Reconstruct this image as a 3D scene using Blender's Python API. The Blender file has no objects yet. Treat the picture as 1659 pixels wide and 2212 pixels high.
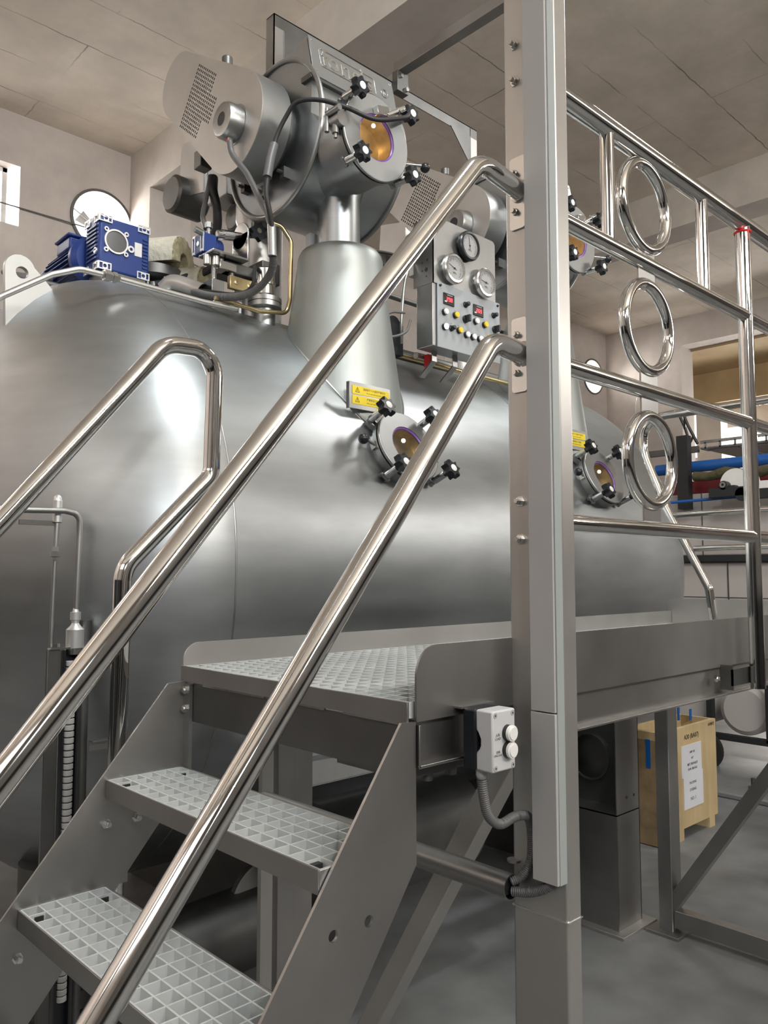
import bpy, bmesh, math, random
from mathutils import Vector, Matrix
random.seed(7)
PI = math.pi
S = bpy.context.scene
COL = S.collection
V = Vector

# ------------------------------------------------------------------ camera
# X runs along the vessel (right and away), Y away to the left, Z up; the floor is at -1.35
FZ = -1.35
cam_d = bpy.data.cameras.new('camera'); cam = bpy.data.objects.new('camera', cam_d); COL.objects.link(cam)
yaw, pitch, FPX = math.radians(46.518), math.radians(4.338), 1740.0
F = V((math.cos(yaw)*math.cos(pitch), math.sin(yaw)*math.cos(pitch), math.sin(pitch)))
cam.rotation_euler = F.to_track_quat('-Z', 'Y').to_euler(); cam.location = (0, 0, 0)
cam_d.sensor_fit = 'VERTICAL'; cam_d.sensor_height = 36; cam_d.lens = 36*FPX/2212
cam_d.clip_start = .02; cam_d.clip_end = 100
S.camera = cam
S.view_settings.view_transform = 'Standard'; S.view_settings.look = 'None'
S.view_settings.exposure = 0.07; S.view_settings.gamma = 1; S.view_settings.use_curve_mapping = False

# ------------------------------------------------------------------ light
w = bpy.data.worlds.new('sky'); S.world = w; w.use_nodes = True
bg = w.node_tree.nodes['Background']; bg.inputs[0].default_value = (.93, .96, 1, 1); bg.inputs[1].default_value = 5.0
def area(name, loc, target, size, power, color, sy=None):
    d = bpy.data.lights.new(name, 'AREA'); d.energy = power; d.color = color; d.size = size
    if sy: d.shape = 'RECTANGLE'; d.size_y = sy
    o = bpy.data.objects.new(name, d); COL.objects.link(o); o.location = loc
    o.rotation_euler = (V(target)-V(loc)).to_track_quat('-Z', 'Y').to_euler(); return o
area('ceiling_lamp', (1.18, .60, 3.5), (1.7, 2, 0), .28, 58, (.93, .98, 1))
area('ceiling_lamp_far', (4.6, 1.0, 3.45), (4.4, 2, 0), .6, 40, (1, .98, .95))
area('hall_lamp', (-1.55, -3.5, 2.25), (1.2, 2.2, 0.5), .34, 70, (.95, .98, 1))
area('near_wall_fill', (-3.8, 1.2, 2.85), (3, 2.5, 2.2), 6.5, 60, (1, .93, .88), 1.1)  # added fill with no window behind it, brightens steel faces turned to -X
area('left_corner_fill', (-1.9, 4.0, 3.5), (-3.3, 6.3, 1.4), .9, 120, (1, .92, .86))  # added light washing the unseen left corner that the post reflects
area('right_ceiling_fill', (8.0, -4.85, 2.9), (6.0, .6, 3.66), 4.5, 200, (1, .95, .89), .6)  # added fill for the right part of the ceiling, no opening there
area('round_opening_daylight', (2.845, 7.1, 3.05), (2.6, 4, 2.9), .5, 70, (1, .95, .90))
area('square_opening_daylight', (1.83, 7.1, 2.95), (1.7, 4, 2.9), .6, 80, (1, .96, .92))
area('left_opening_daylight', (-.36, 7.1, 3.0), (1.1, 1, .6), .7, 330, (1, .93, .87))
area('left_opening_daylight', (-2.55, 7.1, 2.95), (-1, 3, 2.6), .7, 160, (1, .95, .90))
area('back_room_daylight', (13.95, 4.6, 2.1), (9, 3.5, 2.4), 1.6, 150, (1, .94, .86), .7)
area('second_round_daylight', (10.5, 7.1, 3.0), (10, 4, 2.4), .45, 60, (1, .94, .87))
area('ceiling_fill', (3.0, -4.9, 2.7), (5.0, .3, 3.66), 7.0, 450, (1, .94, .87), .6)  # added wash to lift the ceiling; the wall behind it has no windows

# ------------------------------------------------------------------ materials
def newmat(name):
    m = bpy.data.materials.new(name); m.use_nodes = True
    return m, m.node_tree.nodes, m.node_tree.links, m.node_tree.nodes['Principled BSDF']
def mat(name, col, rough=.5, metal=0, noise=0, scale=8, stretch=(1, 1, 1), bump=0, rvar=0, emit=None, es=0, trans=0, spec=None, coat=0):
    m, N, L, b = newmat(name)
    b.inputs['Base Color'].default_value = (*col, 1); b.inputs['Roughness'].default_value = rough
    b.inputs['Metallic'].default_value = metal
    if trans: b.inputs['Transmission Weight'].default_value = trans; b.inputs['IOR'].default_value = 1.45
    if spec is not None: b.inputs['Specular IOR Level'].default_value = spec
    if coat: b.inputs['Coat Weight'].default_value = coat; b.inputs['Coat Roughness'].default_value = .05
    if emit: b.inputs['Emission Color'].default_value = (*emit, 1); b.inputs['Emission Strength'].default_value = es
    if noise or bump or rvar:
        tc = N.new('ShaderNodeNewGeometry'); mp = N.new('ShaderNodeMapping'); mp.inputs['Scale'].default_value = stretch
        L.new(tc.outputs['Position'], mp.inputs['Vector'])
        n = N.new('ShaderNodeTexNoise'); n.inputs['Scale'].default_value = scale; n.inputs['Detail'].default_value = 6
        L.new(mp.outputs[0], n.inputs['Vector'])
        n2 = N.new('ShaderNodeTexNoise'); n2.inputs['Scale'].default_value = scale*.27; n2.inputs['Detail'].default_value = 3
        L.new(tc.outputs['Position'], n2.inputs['Vector'])
        if noise:
            ad = N.new('ShaderNodeMath'); ad.operation = 'ADD'; L.new(n.outputs[0], ad.inputs[0]); L.new(n2.outputs[0], ad.inputs[1])
            mr = N.new('ShaderNodeMapRange'); mr.inputs[1].default_value = .6; mr.inputs[2].default_value = 1.4
            mr.inputs[3].default_value = 1-noise; mr.inputs[4].default_value = 1+noise*.6
            L.new(ad.outputs[0], mr.inputs[0])
            mx = N.new('ShaderNodeVectorMath'); mx.operation = 'SCALE'; mx.inputs[0].default_value = col
            L.new(mr.outputs[0], mx.inputs['Scale']); L.new(mx.outputs[0], b.inputs['Base Color'])
        if rvar:
            mr2 = N.new('ShaderNodeMapRange'); mr2.inputs[1].default_value = .3; mr2.inputs[2].default_value = .7
            mr2.inputs[3].default_value = rough-rvar; mr2.inputs[4].default_value = rough+rvar
            L.new(n2.outputs[0], mr2.inputs[0]); L.new(mr2.outputs[0], b.inputs['Roughness'])
        if bump:
            bp = N.new('ShaderNodeBump'); bp.inputs['Strength'].default_value = bump; bp.inputs['Distance'].default_value = .01
            L.new(n.outputs[0], bp.inputs['Height']); L.new(bp.outputs[0], b.inputs['Normal'])
    return m
def slab_mat(name, col, bw, bh, off, rot=0, mortar=.006, axis='XY', joint=.45):
    """plaster or slab ceiling with rough joints"""
    m, N, L, b = newmat(name); b.inputs['Roughness'].default_value = .85
    g = N.new('ShaderNodeNewGeometry'); mp = N.new('ShaderNodeMapping'); mp.inputs['Location'].default_value = off
    mp.inputs['Rotation'].default_value = (0, 0, rot)
    L.new(g.outputs['Position'], mp.inputs[0])
    n0 = N.new('ShaderNodeTexNoise'); n0.inputs['Scale'].default_value = 9; n0.inputs['Detail'].default_value = 5
    L.new(g.outputs['Position'], n0.inputs['Vector'])
    wob = N.new('ShaderNodeVectorMath'); wob.operation = 'MULTIPLY_ADD'; wob.inputs[1].default_value = (.03, .03, 0)
    L.new(n0.outputs['Color'], wob.inputs[0]); L.new(mp.outputs[0], wob.inputs[2])
    br = N.new('ShaderNodeTexBrick'); br.inputs['Scale'].default_value = 1; br.inputs['Brick Width'].default_value = bw
    br.inputs['Row Height'].default_value = bh; br.inputs['Mortar Size'].default_value = mortar; br.inputs['Mortar Smooth'].default_value = .4
    br.inputs['Color1'].default_value = (1, 1, 1, 1); br.inputs['Color2'].default_value = (.965, .965, .965, 1); br.inputs['Mortar'].default_value = (joint, joint, joint, 1)
    L.new(wob.outputs[0], br.inputs[0])
    n1 = N.new('ShaderNodeTexNoise'); n1.inputs['Scale'].default_value = 2.2; n1.inputs['Detail'].default_value = 8; n1.inputs['Roughness'].default_value = .65
    L.new(g.outputs['Position'], n1.inputs['Vector'])
    mr = N.new('ShaderNodeMapRange'); mr.inputs[1].default_value = .3; mr.inputs[2].default_value = .7; mr.inputs[3].default_value = .84; mr.inputs[4].default_value = 1.1
    L.new(n1.outputs[0], mr.inputs[0])
    # joints fade in and out
    n3 = N.new('ShaderNodeTexNoise'); n3.inputs['Scale'].default_value = 1.3; L.new(g.outputs['Position'], n3.inputs['Vector'])
    mr3 = N.new('ShaderNodeMapRange'); mr3.inputs[1].default_value = .44; mr3.inputs[2].default_value = .64; L.new(n3.outputs[0], mr3.inputs[0])
    mix = N.new('ShaderNodeMix'); mix.data_type = 'RGBA'; mix.inputs[6].default_value = (1, 1, 1, 1)
    L.new(mr3.outputs[0], mix.inputs[0]); L.new(br.outputs['Color'], mix.inputs[7])
    v1 = N.new('ShaderNodeVectorMath'); v1.operation = 'SCALE'; v1.inputs[0].default_value = col; L.new(mr.outputs[0], v1.inputs['Scale'])
    v2 = N.new('ShaderNodeVectorMath'); v2.operation = 'MULTIPLY'; L.new(v1.outputs[0], v2.inputs[0]); L.new(mix.outputs[2], v2.inputs[1])
    L.new(v2.outputs[0], b.inputs['Base Color'])
    bp = N.new('ShaderNodeBump'); bp.inputs['Strength'].default_value = .35; bp.inputs['Distance'].default_value = .02
    L.new(n1.outputs[0], bp.inputs['Height']); L.new(bp.outputs[0], b.inputs['Normal'])
    return m
M = {}
M['tank'] = mat('brushed_tank_steel', (.44, .465, .475), .40, 1, .18, 5, (1, 1, 4), 0, .05)
M['cone'] = mat('bead_blasted_cone', (.40, .43, .425), .5, 1, .08, 9, (1, 1, 1), 0, .04)
M['steel'] = mat('satin_steel', (.40, .405, .40), .38, 1, .12, 14, (1, 1, 1), 0, .06)
M['steel_light'] = mat('blasted_steel', (.38, .39, .39), .42, 1, .06, 20)
M['plate'] = mat('mill_finish_steel', (.40, .395, .385), .42, 1, .2, 7, (1, 1, 1), 0, .08)
M['plate_light'] = mat('pale_mill_steel', (.55, .54, .52), .42, .9, .1, 9, (1, 1, 1), 0, .05)
M['dark'] = mat('dark_steel', (.16, .16, .155), .45, .9, .25, 9)
M['chrome'] = mat('polished_steel', (.78, .775, .76), .075, 1, .05, 30, (1, 1, 1), 0, .03)
M['bright'] = mat('machined_steel', (.72, .72, .70), .22, 1, .05, 30)
M['grating'] = mat('galvanised_grating', (.66, .69, .69), .5, .35, .12, 25)
M['black'] = mat('black_plastic', (.012, .014, .018), .32, 0, .2, 30)
M['rubber'] = mat('black_rubber', (.02, .02, .02), .55, 0, .2, 30)
M['conduit'] = mat('grey_conduit', (.12, .12, .12), .45, 0, .15, 30)
M['lip'] = mat('trunking_lip_grey', (.33, .36, .36), .42, 0, .05, 6)
M['white'] = mat('white_plastic', (.56, .57, .58), .35, 0, .03, 12)
M['offwhite'] = mat('grey_white_plastic', (.42, .42, .415), .42, 0, .05, 6)
M['cap'] = mat('white_cap', (.8, .8, .78), .35, 0, .03, 50)
M['yellow'] = mat('yellow_plastic', (.85, .55, .01), .35, 0, .04, 50)
M['yellow_label'] = mat('yellow_label', (.80, .62, .02), .45, 0, .05, 40)
M['red'] = mat('red_plastic', (.75, .03, .03), .35, 0, .04, 50)
M['dred'] = mat('dark_red_paint', (.16, .015, .02), .45, 0, .2, 6)
M['blue'] = mat('blue_enamel', (.012, .040, .20), .38, 0, .12, 20)
M['bluepipe'] = mat('blue_pipe_paint', (.02, .12, .42), .35, 0, .15, 8)
M['alu'] = mat('bare_aluminium', (.75, .76, .76), .35, .8, .06, 40)
M['brass'] = mat('warm_brass', (.62, .50, .28), .3, 1, .1, 30)
M['gold'] = mat('amber_inner_steel', (.55, .43, .26), .32, .85, .35, 35)
M['wool'] = mat('mineral_wool', (.42, .38, .24), .95, 0, .35, 40, (1, 1, 1), .9)
M['wool_dark'] = mat('dark_lagging', (.09, .08, .04), .95, 0, .4, 30, (1, 1, 1), .8)
M['foil'] = mat('pale_wrap', (.62, .60, .50), .8, 0, .15, 50, (1, 1, 1), .5)
M['ink'] = mat('black_ink', (.02, .02, .02), .6, 0, .1, 30)
M['paper'] = mat('paper', (.72, .74, .80), .7, 0, .04, 12)
M['wood'] = mat('pale_crate_wood', (.56, .43, .24), .7, 0, .28, 14, (1, 1, .12), .1)
M['wood_dark'] = mat('oriented_strand_wood', (.30, .21, .11), .8, 0, .4, 18, (1, 1, 1), .15)
M['tape'] = mat('blue_tape', (.01, .12, .42), .4, 0, .1, 20)
M['dial'] = mat('dial_face', (.82, .84, .86), .4, 0, .03, 40)
M['panel'] = mat('panel_foil', (.36, .39, .41), .5, .25, .04, 10)
M['screen'] = mat('screen_black', (.006, .006, .01), .2, 0, .1, 40)
M['led'] = mat('red_led', (.6, .02, .02), .4, emit=(1, .03, .04), es=5)
M['lit'] = mat('lit_white_button', (.9, .9, .9), .3, emit=(1, 1, 1), es=1.6)
M['floor'] = mat('concrete_floor', (.172, .178, .180), .5, 0, .55, 4.5, (1, 1, 1), .15, .12)
M['wall'] = slab_mat('warm_plaster_wall', (.56, .51, .475), 40, 40, (3, 3, 0), 0, .0001)
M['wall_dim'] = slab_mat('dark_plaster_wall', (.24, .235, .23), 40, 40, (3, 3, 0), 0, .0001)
M['ceiling'] = slab_mat('slab_ceiling', (.76, .69, .60), 2.5, .452, (.3, .565, 0), 0, .006, joint=.42)
M['beam'] = slab_mat('beam_plaster', (.53, .49, .44), 30, 30, (3, 3, 0), 0, .0001)
M['stain'] = mat('stained_yellow_plaster', (.42, .31, .17), .9, 0, .45, 1.6, (1, 1, 1), .3)
M['machine_white'] = mat('machine_grey_white', (.50, .47, .45), .5, .0, .12, 1.5)
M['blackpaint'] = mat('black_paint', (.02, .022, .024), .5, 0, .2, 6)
M['glassclear'] = mat('clear_glass', (1, 1, 1), .02, trans=1)
gm, gN, gL, gb = newmat('coated_sight_glass'); M['sight'] = gm
gb.inputs['Transmission Weight'].default_value = 1; gb.inputs['Roughness'].default_value = .03
gb.inputs['Base Color'].default_value = (1, .93, .78, 1); gb.inputs['IOR'].default_value = 1.3
M['violet'] = mat('violet_gasket', (.20, .10, .36), .3, 0, .1, 40)

# ------------------------------------------------------------------ mesh helpers
def nb(): return bmesh.new()
def frame_from(d):
    d = V(d).normalized(); a = V((0, 0, 1)) if abs(d.z) < .9 else V((1, 0, 0))
    u = d.cross(a).normalized(); return u, d.cross(u).normalized()
def box(bm, x0, x1, y0, y1, z0, z1, mtx=None):
    vs = [bm.verts.new(V((x, y, z))) for x in (x0, x1) for y in (y0, y1) for z in (z0, z1)]
    for q in ((0, 1, 3, 2), (4, 6, 7, 5), (0, 4, 5, 1), (2, 3, 7, 6), (0, 2, 6, 4), (1, 5, 7, 3)): bm.faces.new([vs[i] for i in q])
    if mtx: bmesh.ops.transform(bm, matrix=mtx, verts=vs)
    return vs
def rings(bm, R, cap0=True, cap1=True, closed=False):
    rows = [[bm.verts.new(p) for p in r] for r in R]; n = len(rows[0])
    rr = rows + ([rows[0]] if closed else [])
    for a, b in zip(rr[:-1], rr[1:]):
        for i in range(n): bm.faces.new((a[i], a[(i+1) % n], b[(i+1) % n], b[i]))
    if not closed:
        if cap0: bm.faces.new(rows[0][::-1])
        if cap1: bm.faces.new(rows[-1])
def lathe(bm, o, d, prof, seg=40, cap0=True, cap1=True):
    """prof: list of (distance along d, radius)"""
    o = V(o); d = V(d).normalized(); u, v = frame_from(d); R = []
    for t, r in prof:
        r = max(r, 1e-4); R.append([o+d*t+(u*math.cos(2*PI*i/seg)+v*math.sin(2*PI*i/seg))*r for i in range(seg)])
    rings(bm, R, cap0, cap1)
def cyl(bm, p0, p1, r, r1=None, seg=24, cap=True):
    p0, p1 = V(p0), V(p1); L = (p1-p0).length; lathe(bm, p0, p1-p0, [(0, r), (L, r if r1 is None else r1)], seg, cap, cap)
def tubering(bm, o, d, t0, t1, ri, ro, seg=48):
    """annulus with thickness"""
    o = V(o); d = V(d).normalized(); u, v = frame_from(d)
    R = [[o+d*t+(u*math.cos(2*PI*i/seg)+v*math.sin(2*PI*i/seg))*r for i in range(seg)] for t, r in ((t0, ri), (t0, ro), (t1, ro), (t1, ri))]
    rings(bm, R, closed=True)
def torus(bm, o, d, R, r, seg=56, s2=14):
    o = V(o); d = V(d).normalized(); u, v = frame_from(d); rr = []
    for i in range(seg):
        a = 2*PI*i/seg; e = u*math.cos(a)+v*math.sin(a)
        rr.append([o+e*(R+r*math.cos(2*PI*j/s2))+d*r*math.sin(2*PI*j/s2) for j in range(s2)])
    rings(bm, rr, closed=True)
def ball(bm, o, r, seg=20):
    prof = [(-r*math.cos(PI*i/12), r*math.sin(PI*i/12)) for i in range(13)]; lathe(bm, o, (0, 0, 1), prof, seg)
def fillet(pts, rad, n=8):
    pts = [V(p) for p in pts]; out = [pts[0]]
    for i in range(1, len(pts)-1):
        p, a, b = pts[i], pts[i-1], pts[i+1]; r = rad[i] if isinstance(rad, (list, tuple)) else rad
        da, db = (a-p), (b-p); ang = da.angle(db)
        if ang > PI-.02 or r <= 0: out.append(p); continue
        t = min(r/math.tan(ang/2), da.length*.49, db.length*.49)
        s, e = p+da.normalized()*t, p+db.normalized()*t
        re = t*math.tan(ang/2); c = p+(da.normalized()+db.normalized()).normalized()*(re/math.sin(ang/2))
        v0, v1 = s-c, e-c; w_ = v0.angle(v1)
        for k in range(n+1):
            f = k/n; out.append(c+(v0*math.sin((1-f)*w_)+v1*math.sin(f*w_))/math.sin(w_))
    out.append(pts[-1]); return out
def spline(pts, n=8):
    P = [V(p) for p in pts]; P = [P[0]*2-P[1]]+P+[P[-1]*2-P[-2]]; out = []
    for i in range(1, len(P)-2):
        a, b, c, d = P[i-1:i+3]
        for k in range(n):
            t = k/n; out.append(.5*((2*b)+(c-a)*t+(2*a-5*b+4*c-d)*t*t+(3*b-a-3*c+d)*t**3))
    out.append(P[-2]); return out
def sweep(bm, pts, r, seg=16, cap=True, rf=None, closed=False):
    P = [V(p) for p in pts]; n = len(P); T = []
    for i in range(n):
        a, b = (P[i-1] if i else P[0]), (P[i+1] if i < n-1 else P[-1]); T.append((b-a).normalized())
    u, v = frame_from(T[0]); R = []
    for i in range(n):
        if i:
            q = T[i-1].rotation_difference(T[i]); u = q @ u; u = (u-T[i]*u.dot(T[i])).normalized(); v = T[i].cross(u)
        rr = rf(i) if rf else r
        sc = 1
        R.append([P[i]+(u*math.cos(2*PI*k/seg)+v*math.sin(2*PI*k/seg))*rr*sc for k in range(seg)])
    rings(bm, R, cap, cap)
def resample(pts, step):
    P = [V(p) for p in pts]; out = [P[0]]; acc = 0
    for a, b in zip(P[:-1], P[1:]):
        L = (b-a).length; t = step-acc
        while t < L: out.append(a+(b-a)*(t/L)); t += step
        acc = (acc+L) % step if L else acc
    return out
def corrugated(bm, pts, r, step=.00085, seg=12):
    Q = resample(pts, step); sweep(bm, Q, r, seg, True, lambda i: r*(1.0 if i % 4 < 2 else .84))
def prism(bm, poly, axis, a, b):
    """poly in the two other axes, extruded from a to b along axis ('x','y','z')"""
    def P(u, v, t): return V((t, u, v)) if axis == 'x' else V((u, t, v)) if axis == 'y' else V((u, v, t))
    rings(bm, [[P(u, v, a) for u, v in poly], [P(u, v, b) for u, v in poly]])
def arc(cx, cy, r, a0, a1, n=12):
    return [(cx+r*math.cos(math.radians(a0+(a1-a0)*i/n)), cy+r*math.sin(math.radians(a0+(a1-a0)*i/n))) for i in range(n+1)]
def circle2(cx, cy, r, n=24): return arc(cx, cy, r, 0, 360*(n-1)/n, n-1)
def holed(bm, outer, holes, thick, mtx):
    """flat plate with real holes, in local xy, thickness along z from 0"""
    cu = bpy.data.curves.new('tmp', 'CURVE'); cu.dimensions = '2D'; cu.fill_mode = 'BOTH'; cu.extrude = thick/2
    for loop in [outer]+holes:
        s = cu.splines.new('POLY'); s.points.add(len(loop)-1); s.use_cyclic_u = True
        for p, q in zip(s.points, loop): p.co = (q[0], q[1], 0, 1)
    o = bpy.data.objects.new('tmp', cu); me = o.to_mesh(); me.transform(mtx @ Matrix.Translation((0, 0, thick/2)))
    bm.from_mesh(me); o.to_mesh_clear(); bpy.data.objects.remove(o); bpy.data.curves.remove(cu)
def text(bm, s, size, mtx, ext=.0004, align='CENTER'):
    cu = bpy.data.curves.new('tmp', 'FONT'); cu.body = s; cu.size = size; cu.extrude = ext; cu.align_x = align; cu.align_y = 'CENTER'; cu.resolution_u = 2
    o = bpy.data.objects.new('tmp', cu); me = o.to_mesh(); me.transform(mtx); bm.from_mesh(me); o.to_mesh_clear()
    bpy.data.objects.remove(o); bpy.data.curves.remove(cu)
def basis(x, y, z, o):
    m = Matrix.Identity(4)
    for i, c in enumerate((x, y, z, o)):
        for j in range(3): m[j][i] = c[j]
    return m
def faceY(x, y, z): return basis((1, 0, 0), (0, 0, 1), (0, -1, 0), (x, y, z))    # local xy on a surface facing the camera side (-Y)
def faceX(x, y, z): return basis((0, -1, 0), (0, 0, 1), (-1, 0, 0), (x, y, z))   # on a surface facing -X
# ------------------------------------------------------------------ object helpers
def root_loc(o):
    while o.parent: o = o.parent
    return o.location
def mk(name, bm, m, parent=None, bevel=0, local=False, angle=32):
    me = bpy.data.meshes.new(name)
    bmesh.ops.remove_doubles(bm, verts=bm.verts, dist=1e-6)
    bmesh.ops.recalc_face_normals(bm, faces=bm.faces)
    if parent and not local: bmesh.ops.translate(bm, vec=-root_loc(parent), verts=bm.verts)
    bm.to_mesh(me); bm.free(); me.materials.append(M[m] if isinstance(m, str) else m)
    me.polygons.foreach_set('use_smooth', [True]*len(me.polygons)); me.set_sharp_from_angle(angle=math.radians(angle))
    o = bpy.data.objects.new(name, me); COL.objects.link(o)
    if parent: o.parent = parent
    if bevel:
        md = o.modifiers.new('bevel', 'BEVEL'); md.width = bevel; md.segments = 2; md.limit_method = 'ANGLE'; md.angle_limit = math.radians(40)
    return o
def tag(o, label=None, cat=None, group=None, kind=None):
    if label: o['label'] = label
    if cat: o['category'] = cat
    if group: o['group'] = group
    if kind: o['kind'] = kind
    return o
def thing(name, label, cat, loc=(0, 0, 0), group=None, kind=None):
    o = bpy.data.objects.new(name, None); COL.objects.link(o); o.location = loc; o.empty_display_size = .05
    return tag(o, label, cat, group, kind)
def struct(name, bm, m, bevel=0): return tag(mk(name, bm, m, None, bevel), kind='structure')
KIDS = {}
def dup(o, shift=None, label=None, parent=None):
    kids = [c for c in COL.objects if c.parent == o]
    c = o.copy(); COL.objects.link(c)
    if parent: c.parent = parent
    for k in kids: dup(k, parent=c)
    if shift is not None: c.location = V(o.location)+V(shift)
    if label: c['label'] = label
    return c

# ================================================================== SETTING
CZ = 3.66
b = nb(); box(b, -4, 14, -5, 6.75, FZ-.1, FZ); struct('floor', b, 'floor')
b = nb(); box(b, -4, 14, -5, 6.75, CZ, CZ+.15); struct('ceiling', b, 'ceiling')
# left wall with a square and two round openings: local x = X, local y = Z
mw = basis((1, 0, 0), (0, 0, 1), (0, -1, 0), (0, 6.75, 0))
b = nb(); holed(b, [(-4, FZ), (14, FZ), (14, CZ), (-4, CZ)],
    [[(x, 2.745), (x+.665, 2.745), (x+.665, 3.235), (x, 3.235)] for x in (1.50, -.70, -2.90)]+[ circle2(2.845, 2.99, .255, 48), circle2(10.5, 2.95, .25, 48)], .25, mw)
struct('wall_left', b, 'wall')
b = nb(); box(b, 10.88, 11.2, 5.64, 6.5, FZ, CZ); box(b, 10.88, 11.2, -5, 5.64, 3.25, CZ); struct('wall_far', b, 'wall')
b = nb(); box(b, -4.1, -4, -5, 6.75, FZ, CZ); struct('wall_near', b, 'wall')
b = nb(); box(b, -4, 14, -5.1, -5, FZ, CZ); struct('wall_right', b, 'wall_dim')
b = nb(); box(b, 11.2, 13.6, -5, 6.5, 3.22, 3.3); struct('ceiling_back_room', b, 'stain')
mb = basis((0, 1, 0), (0, 0, 1), (1, 0, 0), (13.5, 0, 0))
b = nb(); holed(b, [(-5, FZ), (6.5, FZ), (6.5, 3.3), (-5, 3.3)], [[(3.2, 1.65), (6.0, 1.65), (6.0, 2.45), (3.2, 2.45)], [(6.1+.08, 2.0), (6.47, 2.0), (6.47, 3.0), (6.18, 3.0)]], .2, mb)
struct('wall_back_room', b, 'wall')
b = nb(); box(b, 12.6, 12.95, -5, 6.2, 2.72, 3.22); struct('trim_3', b, 'stain')
b = nb(); box(b, 12.7, 12.95, 5.55, 5.95, FZ, 2.72); struct('trim_4', b, 'beam')
b = nb(); box(b, 13.2, 13.5, 3.1, 6.1, -1.35, .9); struct('trim_8', b, 'stain')
b = nb(); box(b, -4, -3.97, -5, 6.5, FZ, .35); struct('added_dark_band_near', b, 'blackpaint')  # added black band on the unseen near wall, darkens reflections in the vessel
b = nb(); box(b, -3.97, 1.0, 6.47, 6.5, FZ, -.7); struct('added_dark_band_left', b, 'blackpaint')  # added out-of-view black band, keeps the post's lower reflection dark
b = nb(); box(b, -3.97, 10.88, -5, -4.97, FZ, -.2); struct('added_dark_band_right', b, 'blackpaint')  # added black band along the unseen right wall, also for darker reflections
# beams crossing the hall and the pilaster beneath the first
b = nb(); box(b, 3.09, 3.50, -5, 6.5, 3.25, CZ); struct('trim_1', b, 'beam')
b = nb(); box(b, 7.09, 7.43, -5, 6.5, 3.26, CZ); struct('trim_2', b, 'beam')
b = nb(); box(b, 3.09, 3.48, 6.13, 6.5, FZ, 3.25); struct('trim_5', b, 'wall')
b = nb(); box(b, 10.88, 11.25, 5.3, 5.64, FZ, 3.25); struct('trim_6', b, 'wall')
# window frame in the square opening
for wi, wx in ((1, 1.5), (4, -.70), (5, -2.90)):
    wn = tag(bpy.data.objects.new('window_%d' % wi, None), kind='structure'); COL.objects.link(wn); wn.location = (wx+.33, 6.6, 2.745)
    b = nb()
    for x0, x1, z0, z1 in ((0, .04, 0, .49), (.56, .60, 0, .49), (0, .6, 0, .04), (0, .6, .45, .49), (.29, .315, .015, .465)): box(b, wx+x0, wx+x1, 6.60, 6.65, 2.745+z0, 2.745+z1)
    mk('window_frame', b, 'alu', wn, .003)
    b = nb(); box(b, wx+.02, wx+.58, 6.622, 6.626, 2.76, 3.21); mk('pane', b, 'glassclear', wn)
for i, (x, z, r) in enumerate(((2.845, 2.99, .255), (10.5, 2.95, .25))):
    b = nb(); tubering(b, (x, 6.485, z), (0, 1, 0), 0, .03, r-.002, r+.022)
    tag(mk('window_%d' % (i+2), b, 'dark'), kind='structure')
# exhaust fan in the first round opening
t = thing('exhaust_fan', 'small dark exhaust fan inside the bright round opening above the blue motor', 'fan', (2.845, 6.62, 2.99))
b = nb(); lathe(b, (2.86, 6.56, 3.03), (0, 1, 0), [(0, .045), (.01, .06), (.09, .06), (.1, .05)], 28); mk('motor', b, 'dark', t)
b = nb()
for k in range(3):
    a = k*2*PI/3+.5; cyl(b, (2.90, 6.66, 2.99), (2.845+.25*math.cos(a), 6.66, 2.99+.25*math.sin(a)), .006)
mk('bracket', b, 'dark', t)
b = nb()
for k in range(4):
    a = k*PI/2+1.1; c, s = math.cos(a), math.sin(a)
    rings(b, [[V((2.90+c*r-s*q, 6.70+q*.5, 2.99+s*r+c*q)) for r, q in ((.05, -.02), (.19, -.05), (.20, .05), (.05, .02))],
              [V((2.90+c*r-s*q, 6.704+q*.5, 2.99+s*r+c*q)) for r, q in ((.05, -.02), (.19, -.05), (.20, .05), (.05, .02))]])
mk('blade', b, 'steel', t)
b = nb(); sweep(b, spline([(1.2, 6.46, 2.87), (2.0, 6.485, 2.89), (2.55, 6.47, 2.888), (2.83, 6.44, 2.875), (3.12, 6.12, 2.76), (3.9, 6.10, 2.60)]), .006, 8)
tag(mk('wall_cable', b, 'conduit'), 'thin grey cable sagging along the plaster wall past the round opening', 'cable')
b = nb(); sweep(b, spline([(.9, 6.485, 2.05), (1.6, 6.485, 2.02), (2.4, 6.485, 2.05)]), .006, 8)
tag(mk('wall_cable', b, 'conduit'), 'lower thin cable on the plaster wall behind the lifting lug', 'cable')
b = nb(); sweep(b, spline([(10.85, 5.93, 2.72), (10.82, 5.98, 2.5), (10.86, 6.02, 2.1), (10.86, 6.1, 1.7)]), .006, 8)
tag(mk('wall_cable', b, 'cap'), 'white cable hanging down the far wall beside the second round opening', 'cable')

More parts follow.
